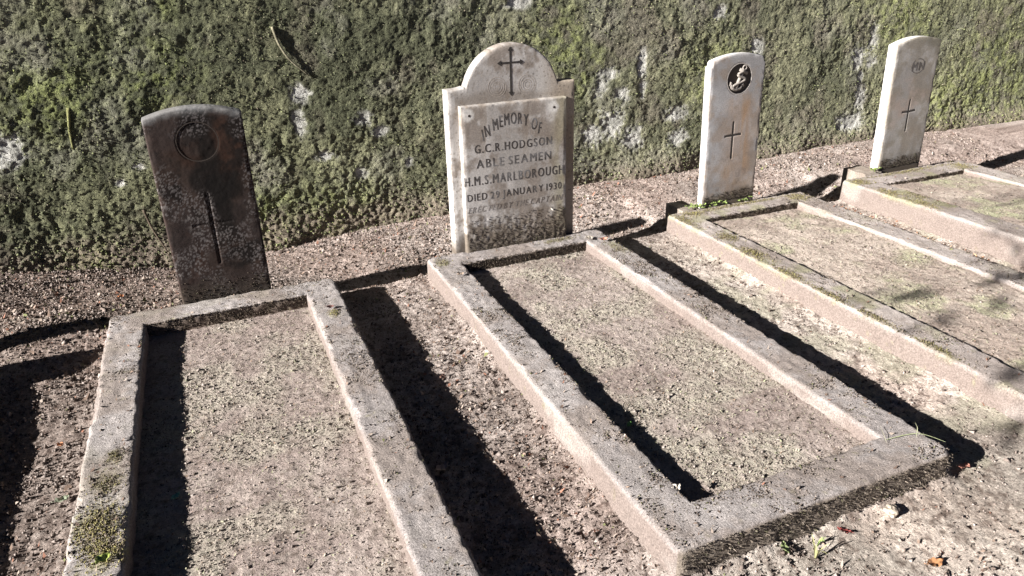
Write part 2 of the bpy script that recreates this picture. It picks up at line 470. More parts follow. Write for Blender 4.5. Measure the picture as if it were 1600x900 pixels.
def round_corner(g, x, y, o, r0=0.028):
    r = np.maximum(r0 - o, 0.0)
    x0, x1, y0, y1 = g["x0"] + o, g["x1"] - o, g["y0"] + o, g["y1"] - o
    for cx, sx in ((x0, 1), (x1, -1)):
        for cyy, sgy in ((y0, 1), (y1, -1)):
            ux = r - (x - cx) * sx; uy = r - (y - cyy) * sgy
            m = (ux > 0) & (uy > 0) & (r > 1e-6)
            L = np.hypot(ux, uy); big = np.maximum(ux, uy)
            k = np.where(m & (L > 1e-9), big / np.maximum(L, 1e-9), 1.0)
            x = np.where(m, cx + sx * (r - ux * k), x); y = np.where(m, cyy + sgy * (r - uy * k), y)
    return x, y

MOSS_SPOTS = {
    0: [(-0.43, 1.68, .05, .09, 900, 1.0), (-0.40, 1.58, .05, .05, 450, 1.1), (-0.42, 1.86, .035, .04, 160, .7), (-0.41, 1.98, .02, .03, 90, .6), (0.32, 2.62, .02, .03, 120, 1.0)],
    1: [(0.86, 2.92, .03, .05, 90, .8), (1.45, 2.95, .08, .02, 120, .8), (1.66, 2.75, .03, .1, 90, .8)],
    2: [(2.15, 2.9, .03, .09, 420, 1.1), (2.19, 2.62, .05, .06, 420, 1.1), (2.16, 2.4, .04, .08, 520, 1.2), (2.14, 2.15, .03, .09, 420, 1.1), (2.14, 1.92, .02, .1, 300, 1.1),
              (2.14, 1.7, .02, .1, 260, 1.0), (2.14, 1.45, .015, .08, 200, .9), (2.55, 2.99, .3, .02, 700, 1.15), (2.25, 2.97, .06, .04, 400, 1.3), (2.92, 2.95, .06, .05, 420, 1.2)],
    3: [(3.36, 2.93, .05, .05, 380, 1.2), (3.33, 2.72, .04, .07, 380, 1.3), (3.33, 2.5, .03, .1, 380, 1.3), (3.42, 2.62, .04, .08, 200, 1.1), (3.75, 2.97, .3, .02, 500, 1.1), (4.12, 2.9, .07, .07, 400, 1.2)],
}

SIDE_NAME = ["side_kerb", "head_kerb", "side_kerb", "foot_kerb"]
NRM = [(-1, 0), (0, 1), (1, 0), (0, -1)]

def build_kerb(g, label, idx):
    cx, cyy = (g["x0"] + g["x1"]) / 2, (g["y0"] + g["y1"]) / 2
    root = empty("grave_kerb", (cx, cyy, g["z"] - 0.1))
    tag(root, label, "grave kerb", "concrete kerb surrounds of the graves")
    prof = kerb_profile(g["w"], 0.26)
    for side in range(4):
        ln = (g["y1"] - g["y0"]) if side in (0, 2) else (g["x1"] - g["x0"])
        s = np.linspace(0, 1, max(int(ln / (0.0095 if idx < 3 else 0.013)), 30))
        O, S = np.meshgrid(prof[:, 0], s)          # rows along the length
        Zp = np.repeat(prof[None, :, 1], len(s), 0)
        X, Y = ring_point(g, O, side, S)
        X, Y = round_corner(g, X, Y, np.maximum(O, 0))
        nx, ny = NRM[side]
        # irregular edges, dips in the top, pitted skin: all functions of position so the corners meet
        edge_o = sstep(0.030, 0.0, O); edge_i = sstep(g["w"] - 0.030, g["w"], O)
        wav = 0.003 * fbm(X, Y, Zp, f=3.0, oct=3, seed=101 + idx)
        pit = 0.0028 * fbm(X, Y, Zp, f=45, oct=2, seed=103)
        chip = sstep(0.25, 0.55, fbm(X, Y, 0 * Zp, f=9, oct=3, seed=105 + idx)) * 0.006
        topw = sstep(-0.03, 0.0, Zp)
        dz = (0.002 * fbm(X, Y, f=2.5, oct=3, seed=106 + idx) + pit - chip * (edge_o + edge_i) * 0.8) * topw
        if idx == 4 and side == 1:
            dz = dz + 0.115 * sstep(-0.20, -0.02, Zp)
        side_out = (O < 0.012); side_in = (O > g["w"] - 0.012)
        push = (wav + pit * 1.5 - chip * topw * 0.7)
        same = np.where(side_out, 1.0, np.where(side_in, -1.0, 0.0)) * (1 - 0)
        mitre = np.minimum(S, 1 - S) * ln
        k = sstep(0.0, 0.03, mitre)
        X = X + nx * push * same * k; Y = Y + ny * push * same * k
        Z = g["z"] + Zp + dz
        # colour
        n1 = fbm(X, Y, Z, f=7, oct=4, seed=111); n2 = fbm(X, Y, Z, f=60, oct=3, seed=112); n3 = noise(X, Y, Z, f=230, seed=113)
        c = mix((0.245, 0.222, 0.212), (0.312, 0.286, 0.273), sstep(-0.5, 0.5, n1 + 0.4 * n2))
        if idx in (2, 3): c = c * np.array((1.18, 1.14, 1.10))
        # trodden-in earth on the top
        c = mix(c, (0.215, 0.180, 0.158), 0.75 * topw * sstep(-0.15, 0.4, fbm(X, Y, f=5, oct=4, seed=115 + idx) + 0.35 * n2))
        # earth-stained flanks with a clean band here and there
        flank = 1 - sstep(-0.016, 0.001, Zp)
        clean = sstep(0.15, 0.5, fbm(X, Y, Z, f=6, oct=3, seed=117 + idx))
        c = mix(c, mix((0.165, 0.132, 0.115), (0.25, 0.222, 0.20), 0.7 * clean), 0.9 * flank)
        worn = np.maximum(edge_o, edge_i) * topw * sstep(0.05, 0.35, fbm(X, Y, f=4, oct=3, seed=119 + idx))
        c = mix(c, (0.31, 0.285, 0.265), 0.4 * worn)
        if side == 3:
            c = mix(c, (0.19, 0.16, 0.128), 0.8 * flank * np.where(O < 0.05, 1, 0))
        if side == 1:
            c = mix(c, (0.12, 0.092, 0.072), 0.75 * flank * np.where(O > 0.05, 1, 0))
        # moss film
        gy = {0: 0.10, 1: 0.02, 2: 0.45, 3: 0.5, 4: 0.1}[idx]
        film = gy * sstep(0.05, 0.45, fbm(X, Y, f=8, oct=4, seed=121 + idx)) * topw * (1 if side in (0, 1) else 0.35)
        c = mix(c, (0.20, 0.205, 0.085), film)
        for px, py, rx, ry, cnt, br in MOSS_SPOTS.get(idx, []):
            m = np.exp(-((X - px) / (rx * 1.1)) ** 2 - ((Y - py) / (ry * 1.1)) ** 2) * sstep(-0.05, 0.0, Zp)
            m = sstep(0.25, 0.75, m + 0.35 * n2 + 0.25 * noise(X, Y, f=90, seed=127))
            c = mix(c, mix((0.175, 0.15, 0.095), (0.25, 0.24, 0.115), sstep(-0.3, 0.4, fbm(X, Y, f=45, oct=3, seed=128))) * br, (0.6 if idx < 2 else 0.42) * m)
        P = np.stack([X - cx, Y - cyy, Z - g["z"] + 0.1], -1).reshape(-1, 3)
        me = mesh_np(SIDE_NAME[side], P, grid_faces(len(prof), len(s)), c.reshape(-1, 3), True)
        link(SIDE_NAME[side], me, M_CONC, root)
    return root

KERB_LABEL = [
    "leftmost grey concrete kerb, round the bed in front of the dark brown headstone",
    "centre grey concrete kerb, round the bed in front of the round-topped inscribed headstone",
    "mossy concrete kerb nearly filled with soil before the headstone with the round anchor badge",
    "low mossy concrete kerb at far right before the leaning headstone",
    "concrete kerb outside the picture, its shadow falling in from the left edge",
]
KERBS = [build_kerb(g, KERB_LABEL[i], i) for i, g in enumerate(GRAVES)]

def build_bed(g, idx):
    x0, x1, y0, y1 = g["x0"] + g["w"] - 0.012, g["x1"] - g["w"] + 0.012, g["y0"] + g["w"] - 0.012, g["y1"] - g["w"] + 0.012
    st = 0.006 if idx < 3 else 0.009
    xs = np.linspace(x0, x1, int((x1 - x0) / st)); ys = np.linspace(y0, y1, int((y1 - y0) / st))
    X, Y = np.meshgrid(xs, ys)
    Z = bed_h(g, X, Y)
    n1 = fbm(X, Y, f=4, oct=4, seed=131); n2 = fbm(X, Y, f=35, oct=3, seed=132); _, r = cells(X, Y, 75, 9)
    c = mix((0.250, 0.204, 0.182), (0.335, 0.284, 0.254), sstep(-0.4, 0.5, n1 + 0.5 * n2))
    if idx in (2, 3): c = c * np.array((1.28, 1.28, 1.22))
    gr = {0: 0.60, 1: 0.70, 2: 0.75, 3: 0.95, 4: 0.3}[idx]
    patch = sstep(-0.1, 0.4, fbm(X, Y, f=6, oct=3, seed=33))
    c = mix(c, (0.365, 0.342, 0.272) if idx < 2 else (0.36, 0.365, 0.23), gr * patch * (0.6 + 0.4 * sstep(-.3, .3, n2)))
    c = mix(c, (0.33, 0.29, 0.25), 0.5 * sstep(0.8, 0.98, r))
    c = mix(c, (0.09, 0.07, 0.055), 0.6 * sstep(0.16, 0.03, r))
    me = mesh_np("grave_bed", np.stack([X, Y, Z], -1).reshape(-1, 3), grid_faces(len(xs), len(ys)), c.reshape(-1, 3), True)
    tag(link("grave_bed", me, M_BED), kind="structure")
for i, g in enumerate(GRAVES):
    build_bed(g, i)

# ------------------------------------------------------------------ headstones
def add_tube(path, rad, n=8, col=(0.1, 0.1, 0.1)):
    path = np.array(path, float); rad = np.broadcast_to(np.asarray(rad, float), (len(path),))
    t = np.gradient(path, axis=0); t /= np.linalg.norm(t, axis=1)[:, None]
    ref = np.array((0.31, 0.2, 0.93)); a = np.cross(t, ref); a /= np.linalg.norm(a, axis=1)[:, None]; b = np.cross(t, a)
    th = np.linspace(0, 2 * np.pi, n, endpoint=False)
    v = path[:, None] + rad[:, None, None] * (np.cos(th)[None, :, None] * a[:, None] + np.sin(th)[None, :, None] * b[:, None])
    i = np.arange(len(path) * n).reshape(len(path), n); j = np.roll(i, -1, 1)
    q = np.stack([i[:-1], j[:-1], j[1:], i[1:]], -1).reshape(-1, 4)
    f = np.concatenate([q[:, [0, 1, 2]], q[:, [0, 2, 3]]])
    cap = np.array([(0, k, k + 1) for k in range(1, n - 1)])
    f = np.concatenate([f, cap[:, ::-1], cap + (len(path) - 1) * n])
    return v.reshape(-1, 3), f, np.tile(col, (len(path) * n, 1))

def slab(width, ztop, depth, zbot, relief, color, nu, nv, edge=0.006):
    """upright slab: front face a height field looking to -y; returns verts, quads, colours.
    ztop(u) gives the outline, relief(u, z) pushes the face inwards (metres)"""
    hw = width / 2
    us = np.linspace(-hw, hw, nu); vs = np.linspace(0, 1, nv)
    U, V = np.meshgrid(us, vs)
    Zt = ztop(U); Z = zbot + (Zt - zbot) * V
    de = np.minimum(hw - np.abs(U), Zt - Z)               # distance from the rim
    bev = np.where(de < edge, edge - np.sqrt(np.maximum(edge ** 2 - (edge - np.clip(de, 0, edge)) ** 2, 0)), 0)
    ruf = 0.0035 * sstep(0.02, 0.0, de) * (0.5 + fbm(U, Z, f=25, oct=3, seed=141))
    Yf = bev + np.maximum(ruf, 0) + relief(U, Z)
    front = np.stack([U, Yf, Z], -1)
    Yb = depth - bev
    back = np.stack([U, Yb, Z], -1)
    cf = color(U, Z, 0.0); cb = color(U, Z, depth)
    v = np.concatenate([front.reshape(-1, 3), back.reshape(-1, 3)]); n = nu * nv
    c = np.concatenate([cf.reshape(-1, 3), cb.reshape(-1, 3)])
    f = [grid_faces(nu, nv), grid_faces(nu, nv, True) + n]
    i = np.arange(n).reshape(nv, nu)
    # rim strip: up the left side, over the top, down the right, with rows through the thickness
    rim = np.concatenate([i[:, 0], i[-1, 1:], i[-2::-1, -1]])
    m = 6
    rows = [rim]
    pts_f, pts_b = front.reshape(-1, 3)[rim], back.reshape(-1, 3)[rim]
    base = len(v)
    for k in range(1, m):
        t = k / m
        p = pts_f * (1 - t) + pts_b * t
        w = 0.0022 * fbm(p[:, 0] * 3 + p[:, 1] * 5, p[:, 2] * 3 + p[:, 1] * 7, f=20, oct=3, seed=143)
        sgn = np.where(p[:, 0] < 0, -1.0, 1.0) * (np.abs(p[:, 0]) > hw * 0.98)
        p = p + np.stack([sgn * w, 0 * w, np.where(sgn == 0, w, 0)], -1)
        v = np.concatenate([v, p]); c = np.concatenate([c, color(p[:, 0], p[:, 2], p[:, 1])])
        rows.append(base + np.arange(len(rim))); base += len(rim)
    rows.append(rim + n)
    for a, b in zip(rows[:-1], rows[1:]):
        f.append(np.stack([a[:-1], a[1:], b[1:], b[:-1]], -1))
    return v, np.concatenate(f), c

def headstone(name, loc, lean, yaw, label):
    o = empty(name, loc)
    o.rotation_euler = (0, math.radians(lean), math.radians(yaw))
    tag(o, label, "headstone", "headstones standing along the mossy wall")
    return o

def earth_foot(x, z, base, height, seed):
    return sstep(height, 0.0, z - base + 0.05 * fbm(x, z, f=18, oct=3, seed=seed))

def flat(name, polys, y, col, parent, mat=M_METAL, thick=0.0012):
    """flat inlay: list of polygons (x, z) laid on the front face at depth y"""
    bm = bmesh.new()
    for p in polys:
        try:
            f = bm.faces.new([bm.verts.new((a, y, b)) for a, b in p])
        except ValueError:
            continue
    bmesh.ops.recalc_face_normals(bm, faces=bm.faces[:])
    for f in bm.faces:
        if f.normal.y > 0: f.normal_flip()
    ext = bmesh.ops.extrude_face_region(bm, geom=bm.faces[:])
    bmesh.ops.translate(bm, verts=[e for e in ext["geom"] if isinstance(e, bmesh.types.BMVert)], vec=(0, -thick, 0))
    bmesh.ops.triangulate(bm, faces=bm.faces[:])
    bm.normal_update()
    me = bpy.data.meshes.new(name); bm.to_mesh(me); bm.free()
    a = me.color_attributes.new("Col", 'FLOAT_COLOR', 'POINT')
    n = len(me.vertices); c = np.ones((n, 4), np.float32); c[:, :3] = col
    a.data.foreach_set("color", c.ravel())
    return link(name, me, mat, parent)

def tuft_at_foot(parent, hw, z0, zh, n, seed, y=0.0):
    """crumbs of earth splashed and grown on the lower face"""
    x = rng.uniform(-hw, hw, n); z = z0 + zh * rng.random(n) ** 1.9
    p = np.stack([x, y - 0.001 + 0 * x, z], -1)
    col = pick([(0.035, 0.027, 0.02, 3), (0.06, 0.047, 0.034, 3), (0.10, 0.082, 0.062, 1), (0.055, 0.055, 0.03, 1)], n)
    v, f, c = crumbs(p, rng.uniform(0.0010, 0.0032, n), col)
    tag(link("splashed_earth", mesh_np("splashed_earth", v, f, c), M_BITS, parent), kind="stuff")

# --- text
_glyph = {}
def glyph(ch):
    if ch not in _glyph:
        cu = bpy.data.curves.new("glyph", 'FONT'); cu.body = ch; cu.size = 1.0; cu.resolution_u = 3
        ob = bpy.data.objects.new("glyph", cu); COL.objects.link(ob)
        dg = bpy.context.evaluated_depsgraph_get(); dg.update()
        me = bpy.data.meshes.new_from_object(ob.evaluated_get(dg))
        v = np.array([q.co[:2] for q in me.vertices]) if len(me.vertices) else np.zeros((0, 2))
        f = [list(q.vertices) for q in me.polygons]
        bpy.data.objects.remove(ob); bpy.data.curves.remove(cu); bpy.data.meshes.remove(me)
        _glyph[ch] = (v, f)
    return _glyph[ch]

def inscription_word(name, bm, col, parent):
    bm.normal_update()
    for f in bm.faces:
        if f.normal.y > 0: f.normal_flip()
    me = bpy.data.meshes.new(name); bm.to_mesh(me); bm.free()
    P = np.array([q.co[:] for q in me.vertices])
    fade = sstep(-0.2, 0.6, fbm(P[:, 0], P[:, 2], f=22, oct=3, seed=151))
    c = np.ones((len(P), 4), np.float32); c[:, :3] = mix(col, np.array(col) + 0.14, fade)
    a = me.color_attributes.new("Col", 'FLOAT_COLOR', 'POINT'); a.data.foreach_set("color", c.ravel())
    return link(name, me, M_METAL, parent)

def inscription(name, text, xc, zc, width, cap, y, parent, arc=0.0, slant=0.0, bold=0.0, col=(0.045, 0.038, 0.033), gap=0.23, turn=0.2):
    """cut and blackened letters; arc lifts the middle of the line"""
    adv, x = [], 0.0
    for ch in text:
        v, f = glyph(ch)
        if len(v) == 0: x += 0.22; adv.append(None); continue
        w = v[:, 0].max() - v[:, 0].min()
        adv.append((x - v[:, 0].min(), x + w / 2)); x += w + gap
    total = x - gap
    capn = 0.73
    bm = bmesh.new()
    for ch, a in list(zip(text, adv)) + [(" ", None)]:
        if a is None:
            inscription_word(name, bm, col, parent); bm = bmesh.new()
            continue
        v, f = glyph(ch)
        mid = (a[1] / total - 0.5)
        lift = arc * (1 - (2 * mid) ** 2); ang = -math.atan(8 * arc * mid / max(width, 1e-6)) * turn
        offs = [(0, 0)] if bold == 0 else [(-bold, 0), (bold, 0)]
        for bi, (bx, bz) in enumerate(offs):
            lx = (v[:, 0] + a[0] - a[1]) / total * width + bx
            lz = v[:, 1] / capn * cap - cap / 2 + bz
            lx = lx + slant * lz
            ca, sa = math.cos(ang), math.sin(ang)
            px = xc + mid * width + lx * ca - lz * sa
            pz = zc + lift + lx * sa + lz * ca
            yy = y - 0.0002 * bi
            vs = [bm.verts.new((p, yy, q)) for p, q in zip(px, pz)]
            for face in f:
                try: bm.faces.new([vs[i] for i in face])
                except ValueError: pass

def rect(x0, x1, z0, z1): return [(x0, z0), (x1, z0), (x1, z1), (x0, z1)]
def ring_polys(x, z, r0, r1, n=28, sx=1.0):
    out = []
    for k in range(n):
        a, b = 2 * math.pi * k / n, 2 * math.pi * (k + 1) / n
        out.append([(x + sx * r0 * math.cos(a), z + r0 * math.sin(a)), (x + sx * r1 * math.cos(a), z + r1 * math.sin(a)),
                    (x + sx * r1 * math.cos(b), z + r1 * math.sin(b)), (x + sx * r0 * math.cos(b), z + r0 * math.sin(b))])
    return out

def arch_top(hw, shoulder, rise, notch=0.0):
    def f(u):
        z = shoulder + rise * (1 - (u / hw) ** 2)
        if notch:
            z = z - notch * sstep(0.90, 0.93, np.abs(u) / hw)
        return z
    return f

def groove(u, z, segs, w, d):
    out = 0
    for x0, z0, x1, z1 in segs:
        dx, dz = x1 - x0, z1 - z0; L2 = dx * dx + dz * dz
        t = np.clip(((u - x0) * dx + (z - z0) * dz) / L2, 0, 1)
        dist = np.hypot(u - x0 - t * dx, z - z0 - t * dz)
        out = np.maximum(out, d * sstep(w, w * 0.4, dist))
    return out

# ---- dark, lichen-spotted headstone on the left
def stone_dark():
    root = headstone("headstone", (-0.052, 3.000, -0.1), 0.4, 0.0, "dark brown weathered headstone spotted with pale lichen, leftmost by the wall")
    B = 0.1
    top = arch_top(0.175, 0.735 + B, 0.032)
    ec = (0.0, 0.638 + B)
    def relief(u, z):
        e = np.hypot(u - ec[0], z - ec[1])
        rec = 0.007 * sstep(0.079, 0.074, e)
        rec = rec - 0.004 * sstep(0.074, 0.05, e) * np.clip(fbm(u, z, f=45, oct=3, seed=161) + 0.2, 0, 1)
        g = groove(u, z, [(-0.003, 0.43 + B, -0.004, 0.145 + B)], 0.007, 0.006)
        g2 = groove(u, z, [(-0.075, 0.31 + B, 0.07, 0.312 + B)], 0.005, 0.0025)
        rough = 0.0006 * fbm(u, z, f=40, oct=4, seed=162) + 0.0003 * fbm(u, z, f=160, oct=2, seed=163)
        return rec * 0.3 + g + g2 + rough
    def color(u, z, y):
        u = u + 0.0 * z; yy = np.zeros_like(u) + y
        n1 = fbm(u, z + yy, f=7, oct=4, seed=165); n2 = fbm(u, z + yy, f=40, oct=3, seed=166)
        c = mix((0.150, 0.110, 0.085), (0.205, 0.165, 0.140), sstep(-0.4, 0.4, n1))
        rust = sstep(0.0, 0.4, fbm(u, z, f=5, oct=3, seed=167))
        c = mix(c, (0.22, 0.11, 0.06), 0.65 * rust)
        c = mix(c, (0.03, 0.026, 0.023), 0.85 * sstep(-0.05, 0.3, fbm(u, z, f=11, oct=5, seed=169, gain=0.65)))
        grey = sstep(-0.05, 0.35, fbm(u, z, f=6, oct=3, seed=168) + 0.3 * sstep(0.55, 0.3, z))
        c = mix(c, (0.20, 0.175, 0.165), 0.6 * grey)
        # soot-black run below the badge and on the right
        run = sstep(0.075, 0.02, np.abs(u - 0.02 - 0.10 * np.maximum(0.72 - z, 0) + 0.07 * n1)) * sstep(0.12, 0.40, z + 0.12 * n1 + 0.06 * n2)
        c = mix(c, (0.028, 0.024, 0.020), 0.9 * np.clip(run + 0.5 * sstep(0.1, 0.5, n1 - 0.3 * n2) * (u > 0), 0, 1))
        spot = np.zeros_like(u)
        for f_, th, sd in ((45, 0.20, 1), (80, 0.28, 2), (130, 0.33, 3)):
            d, r = cells(u, z, f_, 170 + sd)
            spot = np.maximum(spot, sstep(th * 1.2, th * 0.7, d + 0.08 * n2) * (r > 0.55))
        c = mix(c, (0.72, 0.78, 0.78), 0.9 * spot * sstep(-0.2, 0.3, fbm(u, z, f=9, oct=2, seed=175)))
        c = c * np.array((0.170, 0.140, 0.132))
        c = mix(c, (0.22, 0.22, 0.215), 0.6 * sstep(0.035, 0.0, top(u) - z + 0.01 * n2))
        c = mix(c, (0.05, 0.04, 0.03), 0.6 * earth_foot(u, z, B, 0.10, 176))
        return c
    v, f, c = slab(0.35, top, 0.072, -0.12, relief, color, 110, 230)
    link("slab", mesh_np("slab", v, f, c, True), M_STONE, root)
    flat("emblem_rim", ring_polys(ec[0], ec[1], 0.073, 0.0765, 40), 0.0012, (0.05, 0.04, 0.033), root, M_STONE, 0.0008)
    tuft_at_foot(root, 0.17, B - 0.02, 0.10, 350, 1)
    return root
stone_dark()

# ---- round-topped memorial with the raised inscription panel
def stone_round():
    B = 0.1
    root = headstone("headstone", (1.2605, 3.012, -B), 0.2, 0.0, "round-topped pale headstone with a raised inscribed panel and a cross above it")
    def top(u):
        R, zc = 0.222, 0.688
        a = np.abs(u)
        dome = zc + np.sqrt(np.maximum(R * R - np.minimum(a, R - 1e-4) ** 2, 0))
        k = np.where(u < 0, 0.035, 0.006)
        sh = 0.735
        h = np.clip(0.5 + 0.5 * (dome - sh) / k, 0, 1)
        inner = sh * (1 - h) + dome * h + k * h * (1 - h)
        return B + np.where(a < R, inner, sh + k * 0.25 * np.exp(-((a - R) / 0.02)) * (u < 0) * 1.0)
    def relief(u, z):
        return 0.0003 * fbm(u, z, f=35, oct=4, seed=181) + 0.0002 * fbm(u, z, f=150, oct=2, seed=182)
    def color(u, z, y):
        u = u + 0.0 * z
        n1 = fbm(u, z, f=6, oct=4, seed=183); n2 = fbm(u, z, f=45, oct=3, seed=184)
        c = mix((0.33, 0.308, 0.287), (0.46, 0.438, 0.412), sstep(-0.5, 0.4, n1))
        c = mix(c, (0.20, 0.165, 0.135), 0.8 * sstep(-0.12, 0.30, fbm(u, z, f=9, oct=5, seed=185, gain=0.65) + 0.25 * n2))
        c = mix(c, (0.16, 0.13, 0.10), 0.6 * sstep(0.04, 0.0, np.abs(z - 0.685 - B) + 0.03 * n1) * (np.abs(u) < 0.27))
        c = mix(c, (0.26, 0.205, 0.145), 0.75 * sstep(0.10, 0.27, u + 0.04 * n1))  # brown dome stain, spread to the right edge to deepen the panel's shade
        d, r = cells(u, z, 60, 187); c = mix(c, (0.11, 0.09, 0.07), 0.7 * sstep(0.3, 0.12, d) * (r > 0.72))
        c = mix(c, (0.09, 0.072, 0.055), 0.85 * earth_foot(u, z, B, 0.13, 186))
        return c
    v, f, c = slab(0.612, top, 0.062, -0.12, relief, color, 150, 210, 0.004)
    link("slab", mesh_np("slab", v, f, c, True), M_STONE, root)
    # raised panel
    pw, pz0, pz1, pd = 0.510, B - 0.012, 0.668 + B, 0.030
    ptop = lambda u: pz1 + 0.0 * u
    def prelief(u, z):
        return 0.0001 * fbm(u, z, f=40, oct=4, seed=191) + 0.003 * earth_foot(u, z, B, 0.22, 192) * fbm(u, z, f=70, oct=3, seed=193)
    def pcolor(u, z, y):
        u = u + 0.0 * z
        n1 = fbm(u, z, f=5, oct=4, seed=194); n2 = fbm(u, z, f=45, oct=3, seed=195)
        streak = fbm(u * 7, z * 0.9, f=3.5, oct=4, seed=196)
        c = mix((0.31, 0.288, 0.265), (0.46, 0.435, 0.408), sstep(-0.35, 0.4, n1 + 0.5 * streak))
        c = mix(c, (0.20, 0.165, 0.13), 0.65 * sstep(0.0, 0.5, streak) * sstep(0.35, 0.7, z))
        c = mix(c, (0.19, 0.155, 0.125), 0.75 * sstep(-0.12, 0.32, fbm(u, z, f=10, oct=5, seed=197, gain=0.65) + 0.2 * n2))
        c = mix(c, (0.30, 0.27, 0.16), 0.5 * sstep(0.15, 0.24, u) * sstep(0.1, 0.4, noise(u, z, f=9, seed=198)))
        for bx in (-0.2195, 0.1865):
            d = np.hypot(u - bx, z - 0.627 - B)
            c = mix(c, (0.62, 0.60, 0.56), 0.8 * sstep(0.034, 0.018, d + 0.006 * n2))
        mud = sstep(-0.25, 0.35, fbm(u, z, f=38, oct=4, seed=199) + 1.3 * (0.5 - (z - B) / 0.26))
        c = mix(c, (0.13, 0.105, 0.082), 0.8 * mud * sstep(0.34, 0.12, z - B))
        c = mix(c, (0.10, 0.082, 0.062), 0.7 * earth_foot(u, z, B, 0.15, 200))
        return c
    v, f, c = slab(pw, ptop, pd + 0.004, pz0, prelief, pcolor, 130, 170, 0.003)
    v = v + np.array((-0.0035, -pd, 0.0))
    panel = link("inscription_panel", mesh_np("inscription_panel", v, f, c, True), M_STONE, root)
    y = -pd - 0.0003
    ox = -1.2605
    inscription("inscription", "IN MEMORY OF", 1.240 + ox, 0.538 + B, 0.285, 0.054, y, panel, arc=0.062, bold=0.0007)
    inscription("inscription", "G.C.R.HODGSON", 1.247 + ox, 0.480 + B, 0.375, 0.039, y, panel, bold=0.0009)
    inscription("inscription", "ABLE SEAMEN", 1.248 + ox, 0.413 + B, 0.365, 0.041, y, panel, bold=0.0009)
    inscription("inscription", "H.M.S.MARLBOROUGH", 1.250 + ox, 0.338 + B, 0.490, 0.044, y, panel, bold=0.0009)
    inscription("inscription", "DIED 29 JANUARY 1930", 1.250 + ox, 0.262 + B, 0.470, 0.035, y, panel, bold=0.0007)
    inscription("inscription", "ERECTED BY THE CAPTAIN", 1.254 + ox, 0.203 + B, 0.470, 0.029, y, panel, slant=0.3, bold=0.0004, col=(0.14, 0.118, 0.10))
    for bx in (-0.2195, 0.1865):
        a = np.linspace(0, 2 * math.pi, 13)[:-1]
        flat("bolt", [[(bx + 0.0055 * math.cos(t), 0.627 + B + 0.0055 * math.sin(t)) for t in a]], y + 0.001, (0.03, 0.022, 0.018), panel, M_METAL, 0.0014)
    v, f, c = add_tube([(0.172, y + 0.004, 0.152 + B), (0.173, y - 0.008, 0.151 + B), (0.176, y - 0.016, 0.147 + B)], [0.003, 0.003, 0.0025], 7, (0.35, 0.31, 0.27))
    link("peg", mesh_np("peg", v, f, c), M_METAL, panel)
    # cut cross with flared tips, and the two rosettes at its foot
    xc, yf = 1.2515 + ox, 0.0
    polys = [rect(xc - 0.0042, xc + 0.0042, 0.700 + B, 0.885 + B), rect(xc - 0.052, xc - 0.0042, 0.8265 + B, 0.8345 + B), rect(xc + 0.0042, xc + 0.052, 0.8265 + B, 0.8345 + B)]
    tip = lambda px, pz, ax, az: [(px, pz), (px - ax * 0.016 + az * 0.011, pz - az * 0.016 - ax * 0.011), (px - ax * 0.020, pz - az * 0.020), (px - ax * 0.016 - az * 0.011, pz - az * 0.016 + ax * 0.011)]
    flat("cross", polys, yf, (0.028, 0.024, 0.021), root, M_METAL, 0.0008)
    for tp in (tip(xc, 0.897 + B, 0, 1), tip(xc, 0.690 + B, 0, -1), tip(xc - 0.062, 0.8305 + B, -1, 0), tip(xc + 0.062, 0.8305 + B, 1, 0)):
        flat("cross_tip", [tp], yf - 0.0003, (0.028, 0.024, 0.021), root, M_METAL, 0.0008)
    for rx in (-0.074, 0.069):
        pol = []
        for r in (0.012, 0.022, 0.033, 0.042): pol += ring_polys(rx, 0.732 + B, r - 0.0013, r + 0.0013, 28)
        flat("rosette", pol, yf + 0.0003, (0.30, 0.265, 0.23), root, M_STONE, 0.0006)
    tuft_at_foot(root, 0.25, B, 0.16, 900, 2, -pd)
    return root
stone_round()

def cross_polys(xc, z0, z1, zb, half, t):
    """latin cross with slightly widened ends"""
    e = t * 1.9; k = 0.012
    return [rect(xc - t, xc + t, z0 + k, z1 - k),
            [(xc - t, z1 - k), (xc + t, z1 - k), (xc + e, z1), (xc - e, z1)],
            [(xc - e, z0), (xc + e, z0), (xc + t, z0 + k), (xc - t, z0 + k)],
            rect(xc - half + k, xc - t, zb - t, zb + t), rect(xc + t, xc + half - k, zb - t, zb + t),
            [(xc - half, zb - e), (xc - half + k, zb - t), (xc - half + k, zb + t), (xc - half, zb + e)],
            [(xc + half - k, zb - t), (xc + half, zb - e), (xc + half, zb + e), (xc + half - k, zb + t)]]

